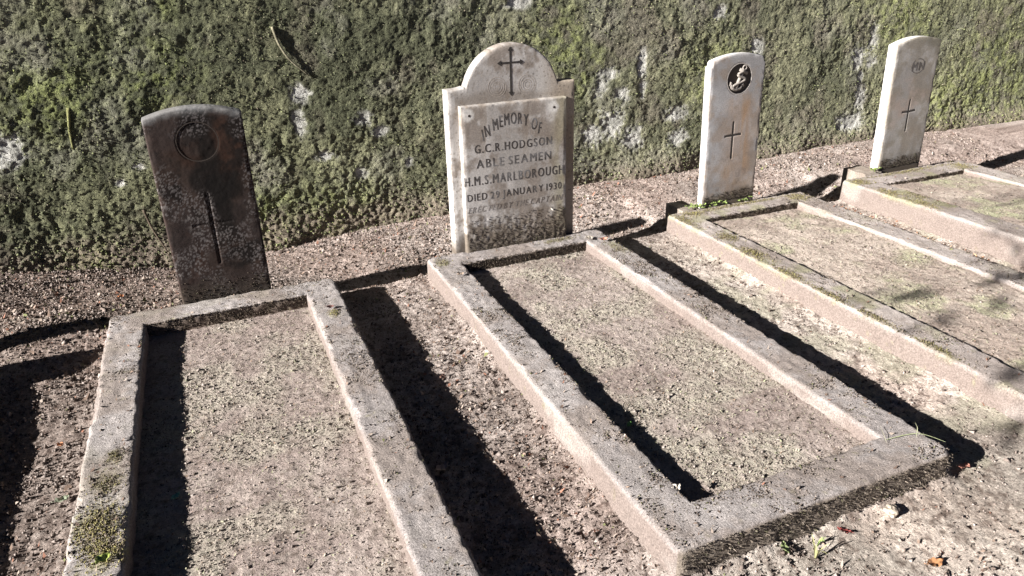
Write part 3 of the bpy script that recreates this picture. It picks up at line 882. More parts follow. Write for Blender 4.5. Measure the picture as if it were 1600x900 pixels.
# ---- pale headstone with the anchor badge
def stone_anchor():
    B = 0.1
    root = headstone("headstone", (2.528, 3.040, -B), -1.6, 0.0, "pale headstone with a dark round anchor badge and brown stain")
    hw = 0.168
    top = arch_top(hw, 0.748 + B, 0.030, 0.022)
    e = (-0.008 + 0.019, 0.655 + B)
    xk = -0.004
    def relief(u, z):
        d = np.hypot(u - e[0], z - e[1])
        return 0.010 * sstep(0.0785, 0.0745, d) + 0.0003 * fbm(u, z, f=35, oct=4, seed=211) + groove(u, z, [(xk, .25 + B, xk, .436 + B), (xk - .048, .369 + B, xk + .048, .369 + B)], .006, .004)
    def color(u, z, y):
        u = u + 0.0 * z
        n1 = fbm(u, z, f=6, oct=4, seed=213); n2 = fbm(u, z, f=45, oct=3, seed=214)
        c = mix((0.255, 0.247, 0.243), (0.345, 0.338, 0.336), sstep(-0.4, 0.4, n1))
        stain = sstep(0.13, 0.03, np.abs(u - 0.025 + 0.04 * n1)) * sstep(0.62, 0.5, z - B + 0.03 * n2) * sstep(0.0, 0.2, z - B)
        streak = sstep(-0.25, 0.3, fbm(u * 6, z, f=4, oct=3, seed=215))
        c = mix(c, (0.30, 0.195, 0.115), 0.85 * stain * (0.45 + 0.55 * streak))
        c = mix(c, (0.23, 0.17, 0.12), 0.55 * sstep(-0.15, 0.3, fbm(u, z, f=8, oct=5, seed=218, gain=0.65) + 0.25 - 0.5 * (z - B)))
        c = mix(c, (0.24, 0.175, 0.115), 0.6 * sstep(0.35, 0.05, z - B) * sstep(-0.1, 0.4, n1 + 0.4 * n2))
        c = mix(c, (0.36, 0.30, 0.25), 0.6 * sstep(0.08, 0.15, u) * sstep(-0.3, 0.3, n1))
        c = mix(c, (0.15, 0.12, 0.10), 0.6 * sstep(0.2, 0.55, fbm(u, z, f=25, oct=4, seed=216)) * sstep(0.5, 0.1, z - B))
        d = np.hypot(u - e[0], z - e[1])
        c = mix(c, (0.07, 0.06, 0.053), sstep(0.078, 0.074, d))
        c = mix(c, (0.075, 0.06, 0.045), 0.85 * earth_foot(u, z, B + 0.03, 0.06, 217))
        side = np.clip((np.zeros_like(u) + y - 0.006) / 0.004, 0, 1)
        return mix(c, (0.62, 0.60, 0.57), 0.75 * side)  # sunlit look put into the colour: sides and back paler than the front
    v, f, c = slab(hw * 2, top, 0.052, -0.12, relief, color, 110, 230)
    link("slab", mesh_np("slab", v, f, c, True), M_STONE, root)
    emb = flat("emblem_rim", ring_polys(e[0], e[1], 0.0745, 0.079, 40), 0.0006, (0.36, 0.33, 0.30), root, M_STONE, 0.001)
    # fouled anchor in relief: ring, shank, stock, arms with flukes, rope wound round it
    tone = (0.24, 0.215, 0.19)
    def P(a, b, y=0.004): return (e[0] + a, y, e[1] + b)
    parts = []
    th = np.linspace(0, 2 * math.pi, 15)
    parts.append(add_tube([P(0.030 + 0.011 * math.cos(t), 0.052 + 0.011 * math.sin(t)) for t in th], 0.0048, 6, tone))
    parts.append(add_tube([P(0.024, 0.042), P(-0.018, -0.045)], [0.008, 0.009], 6, tone))
    parts.append(add_tube([P(0.000, 0.046), P(0.046, 0.022)], [0.008, 0.008], 6, tone))
    parts.append(add_tube([P(-0.052, -0.020), P(-0.045, -0.040), P(-0.020, -0.052), P(0.008, -0.048), P(0.022, -0.032)], [0.006, 0.009, 0.010, 0.009, 0.006], 6, tone))
    parts.append(add_tube([P(-0.058, -0.030), P(-0.052, -0.016), P(-0.040, -0.022)], [0.005, 0.008, 0.005], 6, tone))
    parts.append(add_tube([P(0.012, -0.036), P(0.024, -0.026), P(0.030, -0.040)], [0.005, 0.008, 0.005], 6, tone))
    s = np.linspace(0, 1, 26)
    rope = [P(0.026 - 0.040 * t - 0.030 * math.sin(t * 8.6), 0.036 - 0.078 * t, 0.000) for t in s]
    parts.append(add_tube(rope, 0.0068, 6, tone))
    v, f, c = merge(*parts)
    link("anchor_emblem", mesh_np("anchor_emblem", v, f, c, True), M_STONE, root)
    flat("cross", cross_polys(-0.015 + 0.011, 0.245 + B, 0.441 + B, 0.369 + B, 0.053, 0.0036), 0.0012, (0.03, 0.026, 0.022), root, M_METAL, 0.0006)
    tuft_at_foot(root, hw, B + 0.02, 0.05, 420, 3)
    return root
stone_anchor()

# ---- narrow leaning headstone with the wreath monogram
def stone_wreath():
    B = 0.1
    root = headstone("headstone", (3.803, 3.060, -B), -2.2, 0.0, "pale leaning headstone at far right with a small MN wreath and a cross")
    hw = 0.168
    top = arch_top(hw, 0.748 + B, 0.030)
    e = (0.003 + 0.012, 0.619 + B)
    xk = -0.001
    def relief(u, z):
        return 0.0003 * fbm(u, z, f=35, oct=4, seed=221) + groove(u, z, [(xk, .252 + B, xk, .428 + B), (xk - .048, .363 + B, xk + .048, .363 + B)], .006, .004) + 0.004 * sstep(0.25, 0.6, fbm(u, z, f=12, oct=3, seed=222)) * sstep(0.06, 0.0, top(u) - z)
    def color(u, z, y):
        u = u + 0.0 * z
        n1 = fbm(u, z, f=7, oct=4, seed=223); n2 = fbm(u, z, f=45, oct=3, seed=224)
        c = mix((0.25, 0.234, 0.217), (0.325, 0.31, 0.292), sstep(-0.4, 0.4, n1))
        c = mix(c, (0.33, 0.25, 0.20), 0.5 * sstep(0.0, 0.5, fbm(u, z, f=9, oct=3, seed=225)))
        c = mix(c, (0.27, 0.245, 0.21), 0.6 * sstep(-0.1, 0.4, n1 + 0.5 * n2))
        c = mix(c, (0.19, 0.165, 0.13), 0.65 * sstep(-0.15, 0.3, fbm(u, z, f=10, oct=5, seed=228, gain=0.65)))
        c = mix(c, (0.12, 0.11, 0.08), 0.85 * sstep(0.15, 0.0, (top(u) - z) + (hw - u) * 0.35 + 0.03 * n1))
        c = mix(c, (0.07, 0.055, 0.04), 0.9 * earth_foot(u, z, B + 0.05, 0.075, 227))
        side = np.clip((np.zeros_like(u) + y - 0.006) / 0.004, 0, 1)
        return mix(c, (0.62, 0.60, 0.57), 0.85 * side)  # edges and back painted whiter, as if struck by the sun
    v, f, c = slab(hw * 2, top, 0.066, -0.12, relief, color, 110, 220)
    link("slab", mesh_np("slab", v, f, c, True), M_STONE, root)
    ink = (0.07, 0.06, 0.052)
    pol = [q for i, q in enumerate(ring_polys(e[0], e[1], 0.0375, 0.0415, 32, 1.25)) if not 9 <= i <= 10]
    flat("wreath", pol, 0.0003, ink, root, M_METAL, 0.0006)
    inscription("inscription", "MN", e[0], e[1], 0.092, 0.050, -0.0006, root, bold=0.0022, col=ink)
    flat("cross", cross_polys(-0.013 + 0.012, 0.247 + B, 0.433 + B, 0.363 + B, 0.053, 0.0036), 0.0012, (0.03, 0.026, 0.022), root, M_METAL, 0.0006)
    tuft_at_foot(root, hw, B + 0.04, 0.06, 420, 4)
    return root
stone_wreath()

# ---- neighbouring headstone beyond the left edge of the picture
def stone_neighbour():
    B = 0.1
    root = headstone("headstone", (-1.365, 2.866, -B), 0, 0, "headstone outside the picture, casting the thin shadow at the left edge")
    top = arch_top(0.175, 0.735 + B, 0.032)
    def color(u, z, y):
        return mix((0.30, 0.27, 0.24), (0.45, 0.42, 0.39), sstep(-0.4, 0.4, fbm(u + 0 * z, z, f=7, oct=4, seed=231)))
    v, f, c = slab(0.35, top, 0.080, -0.12, lambda u, z: 0.001 * fbm(u, z, f=40, oct=3, seed=232), color, 60, 120)
    link("slab", mesh_np("slab", v, f, c, True), M_STONE, root)
stone_neighbour()

# ------------------------------------------------------------------ loose earth, litter, moss on the kerbs
SOILPAL = [(0.08, 0.062, 0.052, 3), (0.155, 0.125, 0.108, 4), (0.215, 0.18, 0.16, 3), (0.27, 0.232, 0.208, 1.0)]
LITTER = [(0.185, 0.135, 0.105, 3), (0.10, 0.07, 0.055, 2.5), (0.25, 0.205, 0.17, 2.5), (0.19, 0.095, 0.065, 0.9), (0.29, 0.245, 0.205, 0.8), (0.15, 0.16, 0.07, 0.4)]

def outside_kerbs(x, y, m=0.0):
    ok = np.ones(len(x), bool)
    for g in GRAVES:
        ok &= ~((x > g["x0"] - m) & (x < g["x1"] + m) & (y > g["y0"] - m) & (y < g["y1"] + m))
    return ok

def scatter_ground():
    n = 230000
    x = -1.4 + 6.6 * rng.random(n) ** 1.35; y = rng.uniform(0.5, 3.88, n)
    vis = (np.arctan2(x, y) > math.radians(-24)) & (x < 0.9 + 1.6 * y)
    front = sstep(1.3, 1.0, y) * sstep(0.9, 1.3, x)
    dens = (0.35 + 0.65 * sstep(-0.3, 0.4, fbm(x, y, f=4, oct=3, seed=241))) * (1 - 0.35 * front) * np.where((x > 1.7) & (y < 2.9), 0.45, 1.0)
    keep = outside_kerbs(x, y) & vis & (rng.random(n) < dens)
    x, y = x[keep], y[keep]
    size = rng.uniform(0.0014, 0.0042, len(x)) * np.where(rng.random(len(x)) < 0.06, 1.9, 1.0) * np.where(x < -0.4, 1.3, 1.0)
    z = ground_h(x, y) + size * 0.3
    big = (rng.random(len(x)) < 0.035 * sstep(-0.1, 0.4, fbm(x, y, f=5, oct=3, seed=245)) * (1 + 1.5 * (y > 3.0) + (x < -0.4)))
    size = np.where(big, rng.uniform(0.006, 0.013, len(x)), size)
    v, f, c = crumbs(np.stack([x, y, z], -1), size, pick(SOILPAL, len(x)) * (1 + 0.3 * np.maximum(front[keep], (x > 1.65)) + 0.22 * (y > 3.1) - 0.12 * (x < 0))[:, None])
    tag(link("soil_crumbs", mesh_np("soil_crumbs", v, f, c), M_BITS), "loose crumbs of brown soil strewn over the bare ground", "soil", kind="stuff")
    n = 110000
    x = -1.4 + 6.6 * rng.random(n) ** 1.3; y = rng.uniform(0.5, 3.88, n)
    vis = (np.arctan2(x, y) > math.radians(-24)) & (x < 0.9 + 1.6 * y)
    dens = 0.15 + 0.85 * sstep(-0.1, 0.5, fbm(x, y, f=3, oct=3, seed=243) + 0.35 * sstep(3.0, 3.3, y) + 0.25 * (x < 0.8))
    dens = dens * np.where((x > 1.7) & (y < 2.9) & (x < 3.0), 0.3, 1.0)
    keep = outside_kerbs(x, y) & vis & (rng.random(n) < dens)
    x, y = x[keep], y[keep]
    L = rng.uniform(0.004, 0.011, len(x)) * np.where(rng.random(len(x)) < 0.05, 2.2, 1.0)
    z = ground_h(x, y) + 0.003
    s1 = flakes(np.stack([x, y, z], -1), L, L * rng.uniform(0.3, 0.8, len(x)), pick(LITTER, len(x)), 0.5)
    # rusty leaves drifted into the gap between the two right-hand graves
    n = 1500
    x = rng.normal(3.12, 0.05, n); y = rng.uniform(2.0, 2.95, n)
    keep = outside_kerbs(x, y)
    x, y = x[keep], y[keep]
    s2 = flakes(np.stack([x, y, ground_h(x, y) + 0.004], -1), rng.uniform(.01, .025, len(x)), rng.uniform(.006, .014, len(x)),
                pick([(0.34, 0.17, 0.09, 3), (0.22, 0.10, 0.06, 3), (0.40, 0.28, 0.18, 1)], len(x)), 0.4)
    n = 4200
    x = -1.3 + 5.5 * rng.random(n) ** 1.4; y = np.where(rng.random(n) < 0.75, rng.uniform(3.05, 3.85, n), rng.uniform(0.8, 3.0, n))
    keep = outside_kerbs(x, y) & (rng.random(n) < 0.2 + 0.8 * sstep(-0.1, 0.4, fbm(x, y, f=3, oct=3, seed=247))) & ~((x > 1.6) & (y < 2.9))
    x, y = x[keep], y[keep]
    s4 = flakes(np.stack([x, y, ground_h(x, y) + 0.005], -1), rng.uniform(.012, .030, len(x)), rng.uniform(.007, .016, len(x)), pick(LITTER, len(x)), 0.45)
    v, f, c = merge(s1, s2, s4)
    tag(link("leaf_litter", mesh_np("leaf_litter", v, f, c), M_BITS), "scraps of dead leaf and twig lying over the soil", "leaf litter", kind="stuff")

def scatter_beds():
    sets = []
    for i, g in enumerate(GRAVES[:4]):
        n = [24000, 24000, 15000, 9000][i]
        x = rng.uniform(g["x0"] + g["w"], g["x1"] - g["w"], n); y = rng.uniform(g["y0"] + g["w"], g["y1"] - g["w"], n)
        patch = sstep(0.0, 0.35, fbm(x, y, f=6, oct=3, seed=33) + 0.35 * fbm(x, y, f=22, oct=2, seed=35))
        keep = rng.random(n) < 0.12 + 0.88 * patch
        x, y = x[keep], y[keep]
        size = rng.uniform(0.0009, 0.0029, len(x)) * np.where(rng.random(len(x)) < 0.03, 2.4, 1.0)
        z = bed_h(g, x, y) + 0.3 * size
        pal = [(0.225, 0.19, 0.168, 4), (0.262, 0.225, 0.20, 3), (0.10, 0.08, 0.067, 1.4), (0.22, 0.21, 0.152, [0.8, 1.0, 2, 3][i])]
        sets.append(crumbs(np.stack([x, y, z], -1), size, pick(pal, len(x))))
        n = 90            # a few dark clods and droppings
        x = rng.uniform(g["x0"] + g["w"] + .01, g["x1"] - g["w"] - .01, n); y = rng.uniform(g["y0"] + g["w"] + .01, g["y1"] - g["w"] - .01, n)
        sets.append(crumbs(np.stack([x, y, bed_h(g, x, y) + 0.001], -1), rng.uniform(.003, .007, n), pick([(0.07, 0.055, 0.045, 2), (0.16, 0.13, 0.11, 2), (0.24, 0.21, 0.19, 1)], n)))
        n = [7000, 7000, 5000, 3000][i]
        x = rng.uniform(g["x0"] + g["w"], g["x1"] - g["w"], n); y = rng.uniform(g["y0"] + g["w"], g["y1"] - g["w"], n)
        L = rng.uniform(0.003, 0.009, n)
        sets.append(flakes(np.stack([x, y, bed_h(g, x, y) + 0.003], -1), L, L * rng.uniform(.2, .7, n),
                           pick([(0.27, 0.235, 0.19, 3), (0.16, 0.115, 0.085, 2), (0.22, 0.22, 0.145, 1.2), (0.10, 0.08, 0.065, 1)], n), 0.4))
    v, f, c = merge(*sets)
    tag(link("bed_crumbs", mesh_np("bed_crumbs", v, f, c), M_BITS), "fine pale crumbs and dry moss scraps on the grave beds", "soil", kind="stuff")

def kerb_top_z(g, idx, x, y):
    return g["z"] + 0.002 * fbm(x, y, f=2.5, oct=3, seed=106 + idx)

def scatter_kerbs():
    sets = []
    for i, g in enumerate(GRAVES[:4]):
        n = [21000, 21000, 10000, 5000][i]
        side = rng.choice(4, n, p=[0.4, 0.1, 0.35, 0.15]); s = rng.random(n); o = rng.uniform(0.006, g["w"] - 0.006, n)
        x = np.zeros(n); y = np.zeros(n)
        for k in range(4):
            m = side == k
            x[m], y[m] = ring_point(g, o[m], k, s[m])
        dens = sstep(0.0, 0.45, fbm(x, y, f=6, oct=3, seed=251 + i) + 0.25 * fbm(x, y, f=25, oct=2, seed=252)) + 0.04
        keep = rng.random(n) < dens
        x, y = x[keep], y[keep]
        size = rng.uniform(0.0010, 0.0030, len(x)) * np.where(rng.random(len(x)) < 0.04, 1.9, 1.0)
        z = kerb_top_z(g, i, x, y) + 0.2 * size
        sets.append(crumbs(np.stack([x, y, z], -1), size, pick([(0.07, 0.055, 0.044, 2), (0.14, 0.115, 0.097, 3), (0.19, 0.16, 0.135, 2.5), (0.11, 0.11, 0.055, 0.6)], len(x))))
        n = 260
        side = rng.choice(4, n, p=[0.4, 0.1, 0.35, 0.15]); s = rng.random(n); o = rng.uniform(0.012, g["w"] - 0.012, n)
        x = np.zeros(n); y = np.zeros(n)
        for k in range(4):
            m = side == k
            x[m], y[m] = ring_point(g, o[m], k, s[m])
        L = rng.uniform(0.006, 0.018, n)
        sets.append(flakes(np.stack([x, y, kerb_top_z(g, i, x, y) + 0.003], -1), L, L * rng.uniform(.25, .6, n), pick(LITTER, n), 0.35))
    v, f, c = merge(*sets)
    tag(link("kerb_crumbs", mesh_np("kerb_crumbs", v, f, c), M_BITS), "crumbs of soil and leaf scraps lying on top of the kerbs", "soil", kind="stuff")

def kerb_moss(idx, spots, name="moss"):
    """cushions of moss as a part of a kerb: (x, y, rx, ry, count, bright)"""
    g = GRAVES[idx]; root = KERBS[idx]
    sets = []
    for px, py, rx, ry, n, br in spots:
        x = px + rx * rng.normal(0, 0.6, n); y = py + ry * rng.normal(0, 0.6, n)
        h = 0.005 * np.exp(-((x - px) / rx) ** 2 - ((y - py) / ry) ** 2) * rng.random(n)
        ins = (x > g["x0"] + 0.002) & (x < g["x1"] - 0.002) & (y < g["y1"] - 0.002)
        ins &= ~((x > g["x0"] + g["w"] - 0.004) & (x < g["x1"] - g["w"] + 0.004) & (y > g["y0"] + g["w"] - 0.004) & (y < g["y1"] - g["w"] + 0.004))
        x, y, h = x[ins], y[ins], h[ins]
        z = kerb_top_z(g, idx, x, y) + h
        col = pick([(0.20, 0.18, 0.075, 3), (0.26, 0.23, 0.095, 2), (0.17, 0.14, 0.085, 2.5), (0.19, 0.155, 0.115, 2.5)], len(x)) * br * (0.9 if idx < 2 else 0.75)
        sets.append(crumbs(np.stack([x, y, z], -1), rng.uniform(.0010, .0028, len(x)), col))
        sets.append(flakes(np.stack([x, y, z + 0.002], -1)[::2], rng.uniform(.004, .008, len(x))[::2], rng.uniform(.0015, .003, len(x))[::2], col[::2], 0.6))
    v, f, c = merge(*sets)
    v = v - np.array(root.location)
    tag(link(name, mesh_np(name, v, f, c), M_BITS, root), kind="stuff")

def foot_moss(idx):
    """dark bristly growth on the shaded front of the foot kerb"""
    g = GRAVES[idx]; root = KERBS[idx]
    n = 1500
    x = rng.uniform(g["x0"] + 0.01, g["x1"] - 0.01, n); z = g["z"] - 0.105 * rng.random(n) ** 0.8 + 0.002
    y = g["y0"] - 0.0015 - 0.001 * rng.random(n)
    pal = [(0.045, 0.036, 0.028, 3), (0.09, 0.073, 0.057, 4), (0.155, 0.13, 0.105, 2.2), (0.075, 0.07, 0.042, 0.6)]
    s1 = crumbs(np.stack([x, y, z], -1), rng.uniform(.0010, .0030, n), pick(pal, n))
    n = 1700
    x = rng.uniform(g["x0"] + 0.01, g["x1"] - 0.01, n); z = g["z"] - 0.1 * rng.random(n)
    s2 = flakes(np.stack([x, g["y0"] - 0.005 + 0 * x, z], -1), rng.uniform(.004, .009, n), rng.uniform(.0015, .004, n), pick(pal, n), 0.7, True)
    v, f, c = merge(s1, s2)
    v = v - np.array(root.location)
    tag(link("moss", mesh_np("moss", v, f, c), M_BITS, root), kind="stuff")

def head_moss(idx):
    """rough earth clinging to the inner face of the head kerb"""
    g = GRAVES[idx]; root = KERBS[idx]
    n = 1300
    x = rng.uniform(g["x0"] + g["w"], g["x1"] - g["w"], n); z = g["z"] - 0.05 * rng.random(n)
    y = g["y1"] - g["w"] - 0.001
    s = crumbs(np.stack([x, y + 0 * x, z], -1), rng.uniform(.0016, .0042, n),
               pick([(0.04, 0.031, 0.023, 3), (0.075, 0.058, 0.043, 3), (0.12, 0.097, 0.075, 1)], n))
    v = s[0] - np.array(root.location)
    tag(link("clinging_earth", mesh_np("clinging_earth", v, s[1], s[2]), M_BITS, root), kind="stuff")

scatter_ground(); scatter_beds(); scatter_kerbs()
for k in range(4): kerb_moss(k, MOSS_SPOTS[k])
for k in (1, 2): foot_moss(k)
for k in (0, 1, 2, 3): head_moss(k)

# ------------------------------------------------------------------ single fallen leaves, blades of grass, twigs, a stone
def leaf_mesh(L, W, col, curl=0.25, fold=0.3, n=9):
    t = np.linspace(0, 1, n)
    half = W / 2 * np.sin(np.pi * t ** 0.85) ** 0.8
    rows = []
    for k in (-1, -0.5, 0, 0.5, 1):
        wob = 1 + 0.12 * rng.normal(size=n)
        rows.append(np.stack([(t - 0.5) * L, k * half * (wob if k else 1), fold * np.abs(k) * half + curl * L * (2 * t - 1) ** 2 * 0.5 + 0.002 * rng.normal(size=n)], -1))
    v = np.concatenate(rows)
    c = np.tile(np.array(col, float), (len(v), 1)) * rng.uniform(0.75, 1.2, (len(v), 1))
    c[2 * n:3 * n] *= 1.25
    f = grid_faces(n, 5)
    vs, fs, cs = add_tube([(-L * 0.5, 0, curl * L * 0.5), (-L * 0.68, 0.004, curl * L * 0.62)], [0.0009, 0.0006], 5, np.array(col) * 0.8)
    f3 = np.concatenate([f[:, [0, 1, 2]], f[:, [0, 2, 3]]])
    return merge((v, f3, c), (vs, fs, cs))

def fallen_leaf(x, y, z, L, W, col, rz, tilt, label, curl=0.25):
    v, f, c = leaf_mesh(L, W, col, curl)
    o = link("fallen_leaf", mesh_np("fallen_leaf", v, f, c, True), M_LEAF)
    o.location = (x, y, z); o.rotation_euler = (tilt[0], tilt[1], rz)
    tag(o, label, "leaf", "single leaves fallen on the graves")

gz = lambda x, y: float(ground_low(np.array([x]), np.array([y]))[0]) + 0.010
fallen_leaf(1.40, 0.82, gz(1.4, .82), .052, .024, (.42, .21, .10), 0.0, (.15, .1), "curled orange-brown leaf on the ground at the bottom right", .2)
fallen_leaf(1.11, 1.00, gz(1.11, 1.0), .040, .022, (.30, .36, .16), 1.2, (.35, .1), "pale green leaf at the foot of the centre kerb's front face")
fallen_leaf(1.41, 1.06, gz(1.41, 1.06), .036, .026, (.45, .33, .22), .3, (.2, -.1), "tan leaf on the ground below the centre kerb's front right half")
fallen_leaf(1.775, 1.035, gz(1.775, 1.035), .050, .034, (.42, .20, .15), .4, (-.3, .2), "reddish curled leaf beside the centre kerb's front right corner", .45)
fallen_leaf(1.285, .985, gz(1.285, .985), .034, .018, (.17, .04, .035), 2.2, (.3, .0), "dark red leaf under the centre kerb's front edge")
fallen_leaf(1.28, 1.075, gz(1.28, 1.075) - 0.004, .036, .026, (.36, .38, .30), .2, (.0, .1), "grey-green leaf close to the centre kerb's front edge")
fallen_leaf(-.56, 1.96, gz(-.56, 1.96), .040, .028, (.30, .34, .24), .6, (.1, .1), "pale green leaf on the soil left of the leftmost kerb")
fallen_leaf(-.60, 2.25, gz(-.6, 2.25), .030, .018, (.36, .15, .07), 2.0, (.2, .1), "rust-coloured leaf on the soil left of the leftmost kerb")
fallen_leaf(.44, 1.65, gz(.44, 1.65), .050, .028, (.30, .22, .17), .5, (.1, .1), "brown leaf in the dark shadow right of the leftmost kerb")
fallen_leaf(.595, 2.12, gz(.595, 2.12), .034, .018, (.40, .24, .18), 1.0, (.3, .1), "pinkish leaf on the soil strip between the leftmost and centre kerbs")
fallen_leaf(-.262, 1.79, -.050, .032, .018, (.10, .25, .20), 1.0, (.2, .1), "teal-green leaf in the shadow inside the leftmost grave's bed")
fallen_leaf(1.00, 1.545, -.036, .034, .014, (.14, .30, .08), .7, (.2, .1), "green leaf in the shadow inside the centre grave's bed")
fallen_leaf(-.405, 1.545, .010, .042, .026, (.42, .50, .12), .9, (.1, .2), "bright yellow-green leaf on the moss of the leftmost kerb")
fallen_leaf(1.635, 2.83, .012, .046, .026, (.36, .17, .12), .2, (.25, .0), "reddish leaf on the centre kerb's back right corner", .35)
fallen_leaf(1.585, 2.88, .010, .055, .036, (.52, .46, .38), .5, (.1, .1), "cream leaf on the centre kerb's back right corner", .2)
fallen_leaf(.315, 2.665, .010, .034, .020, (.15, .08, .07), .1, (.2, .1), "dark brown leaf on top of the leftmost kerb near its back right corner", .4)
fallen_leaf(.885, 2.745, .010, .036, .024, (.45, .35, .27), .5, (.2, .1), "tan leaf on the centre kerb's left top near the head")
fallen_leaf(.93, 1.205, .010, .026, .020, (.60, .54, .46), .2, (.2, .1), "cream scrap of leaf on the centre kerb by the bed's front left corner")
fallen_leaf(-.95, 3.22, gz(-.95, 3.22), .050, .026, (.55, .50, .32), .3, (.2, .1), "straw-coloured leaf on the soil at the left edge behind the shadow")
fallen_leaf(-.50, 3.42, gz(-.5, 3.42), .036, .022, (.50, .20, .09), 1.2, (.3, .1), "orange leaf on the soil left of the dark headstone")
fallen_leaf(.36, 3.22, gz(.36, 3.22), .034, .022, (.45, .15, .11), .5, (.3, .1), "red leaf on the soil right of the dark headstone")

def blade(path, w, col):
    path = np.array(path, float); n = len(path)
    t = np.gradient(path, axis=0); s = np.cross(t, (0, 0, 1)); s /= np.linalg.norm(s, axis=1)[:, None] + 1e-9
    ww = w * np.sin(np.pi * np.linspace(0.12, 0.97, n)) ** 0.6
    v = np.concatenate([path - s * ww[:, None] / 2, path + np.array((0, 0, -0.0008)), path + s * ww[:, None] / 2])
    f = grid_faces(n, 3); f = np.concatenate([f[:, [0, 1, 2]], f[:, [0, 2, 3]]])
    return v, f, np.tile(np.array(col, float), (len(v), 1))

def curve3(pts, n=14):
    pts = np.array(pts, float); t = np.linspace(0, 1, len(pts)); s = np.linspace(0, 1, n)
    out = np.stack([np.interp(s, t, pts[:, k]) for k in range(3)], 1)
    k = np.array([0.25, 0.5, 0.25])
    for _ in range(2):
        out[1:-1] = 0.25 * out[:-2] + 0.5 * out[1:-1] + 0.25 * out[2:]
    return out

v, f, c = merge(blade(curve3([(1.565, 1.135, .006), (1.62, 1.13, .007), (1.67, 1.12, .008), (1.69, 1.095, .007), (1.705, 1.06, .006)]), .0032, (.30, .33, .19)),
                blade(curve3([(1.56, 1.125, .005), (1.575, 1.15, .012), (1.60, 1.185, .010)]), .002, (.34, .32, .24)),
                blade(curve3([(1.655, 1.11, .006), (1.68, 1.13, .016), (1.70, 1.155, .012)]), .002, (.33, .34, .22)))
o = link("grass_stalk", mesh_np("grass_stalk", v, f, c, True), M_LEAF)
tag(o, "pale green grass stalk lying across the centre kerb's front right corner", "grass")

def sprig(x, y, n, h, label, col=(.22, .26, .09)):
    z = gz(x, y) - 0.012; sets = []
    for k in range(n):
        a = rng.uniform(0, 6.28); r = rng.uniform(.2, .8) * h * 0.7
        sets.append(blade(curve3([(0, 0, 0), (r * .4 * math.cos(a), r * .4 * math.sin(a), h * .7), (r * math.cos(a), r * math.sin(a), h * rng.uniform(.6, 1.1))], 8), .004, np.array(col) * rng.uniform(.7, 1.4)))
    v, f, c = merge(*sets)
    o = link("grass_sprig", mesh_np("grass_sprig", v, f, c, True), M_LEAF); o.location = (x, y, z)
    tag(o, label, "grass")
sprig(1.165, .955, 7, .055, "small grass sprig on the ground before the centre kerb's front face", (.26, .25, .12))
sprig(1.20, .985, 5, .03, "low green sprig beside the pale green leaf at the centre kerb", (.24, .32, .10))

def weed(x, y, z, n, r, label):
    sets = []
    for k in range(n):
        a = rng.uniform(0, 6.28); d = r * math.sqrt(rng.random()); L = rng.uniform(.012, .026)
        v, f, c = leaf_mesh(L, L * .6, np.array((.20, .26, .08)) * rng.uniform(.6, 1.5), .2, .2, 5)
        R = Matrix.Rotation(a, 3, 'Z') @ Matrix.Rotation(rng.uniform(-.9, .2), 3, 'Y')
        v = v @ np.array(R).T + np.array((d * math.cos(a), d * math.sin(a) * .5, rng.uniform(.004, .022)))
        sets.append((v, f, c))
    v, f, c = merge(*sets)
    o = link("small_weed", mesh_np("small_weed", v, f, c, True), M_LEAF); o.location = (x, y, z)
    tag(o, label, "weed")
weed(2.32, 3.045, 0.0, 26, .06, "small green weed at the left foot of the anchor-badge headstone")
weed(2.45, 3.03, 0.0, 16, .06, "low green weed in front of the anchor-badge headstone's left half")
weed(2.63, 3.03, 0.0, 14, .06, "low green weed in front of the anchor-badge headstone's right half")
weed(3.60, 3.05, 0.035, 14, .05, "small green weed at the left foot of the leaning headstone")

def twig(pts, rad, label, col=(.20, .15, .10)):
    p = curve3(pts, 14)
    v, f, c = add_tube(p, np.linspace(rad, rad * .5, 14), 6, col)
    o = link("twig", mesh_np("twig", v - p[0], f, c, True), M_BARK); o.location = p[0]
    tag(o, label, "twig", "twigs caught on the mossy wall")
WY = WALL_Y
twig([(.385, WY + .090, .96), (.40, WY + .076, .88), (.44, WY + .065, .80), (.53, WY + .064, .715)], .0075, "pale bent twig sticking out of the mossy wall left of the round-topped headstone", (.19, .175, .12))
twig([(-.37, WY + .0, .15), (-.35, WY - .03, .06), (-.30, WY - .08, -.06)], .007, "dark thin twig on the wall beside the dark headstone's left edge", (.07, .055, .04))
twig([(-.58, WY + .066, .66), (-.60, WY + .053, .56), (-.605, WY + .049, .47)], .009, "short mossy stem running down the wall at the upper left", (.16, .16, .07))

# pale flat stone before the second kerb
bm = bmesh.new(); bmesh.ops.create_icosphere(bm, subdivisions=3, radius=1.0)
for q in bm.verts:
    n_ = float(fbm(np.array([q.co.x]), np.array([q.co.y]), np.array([q.co.z]), f=1.6, oct=3, seed=261)[0])
    q.co = Vector((q.co.x * .026, q.co.y * .018, q.co.z * .014)) * (1 + .45 * n_)
me = bpy.data.meshes.new("pebble"); bm.to_mesh(me); bm.free()
a = me.color_attributes.new("Col", 'FLOAT_COLOR', 'POINT')
a.data.foreach_set("color", np.tile(np.array((.40, .34, .27, 1), np.float32), len(me.vertices)))
o = link("pebble", me, M_STONE); o.location = (1.445, 0.985, gz(1.445, .985) + .004); o.rotation_euler = (.2, .3, .4)
tag(o, "pale tan stone lying against the centre kerb's front face", "stone")

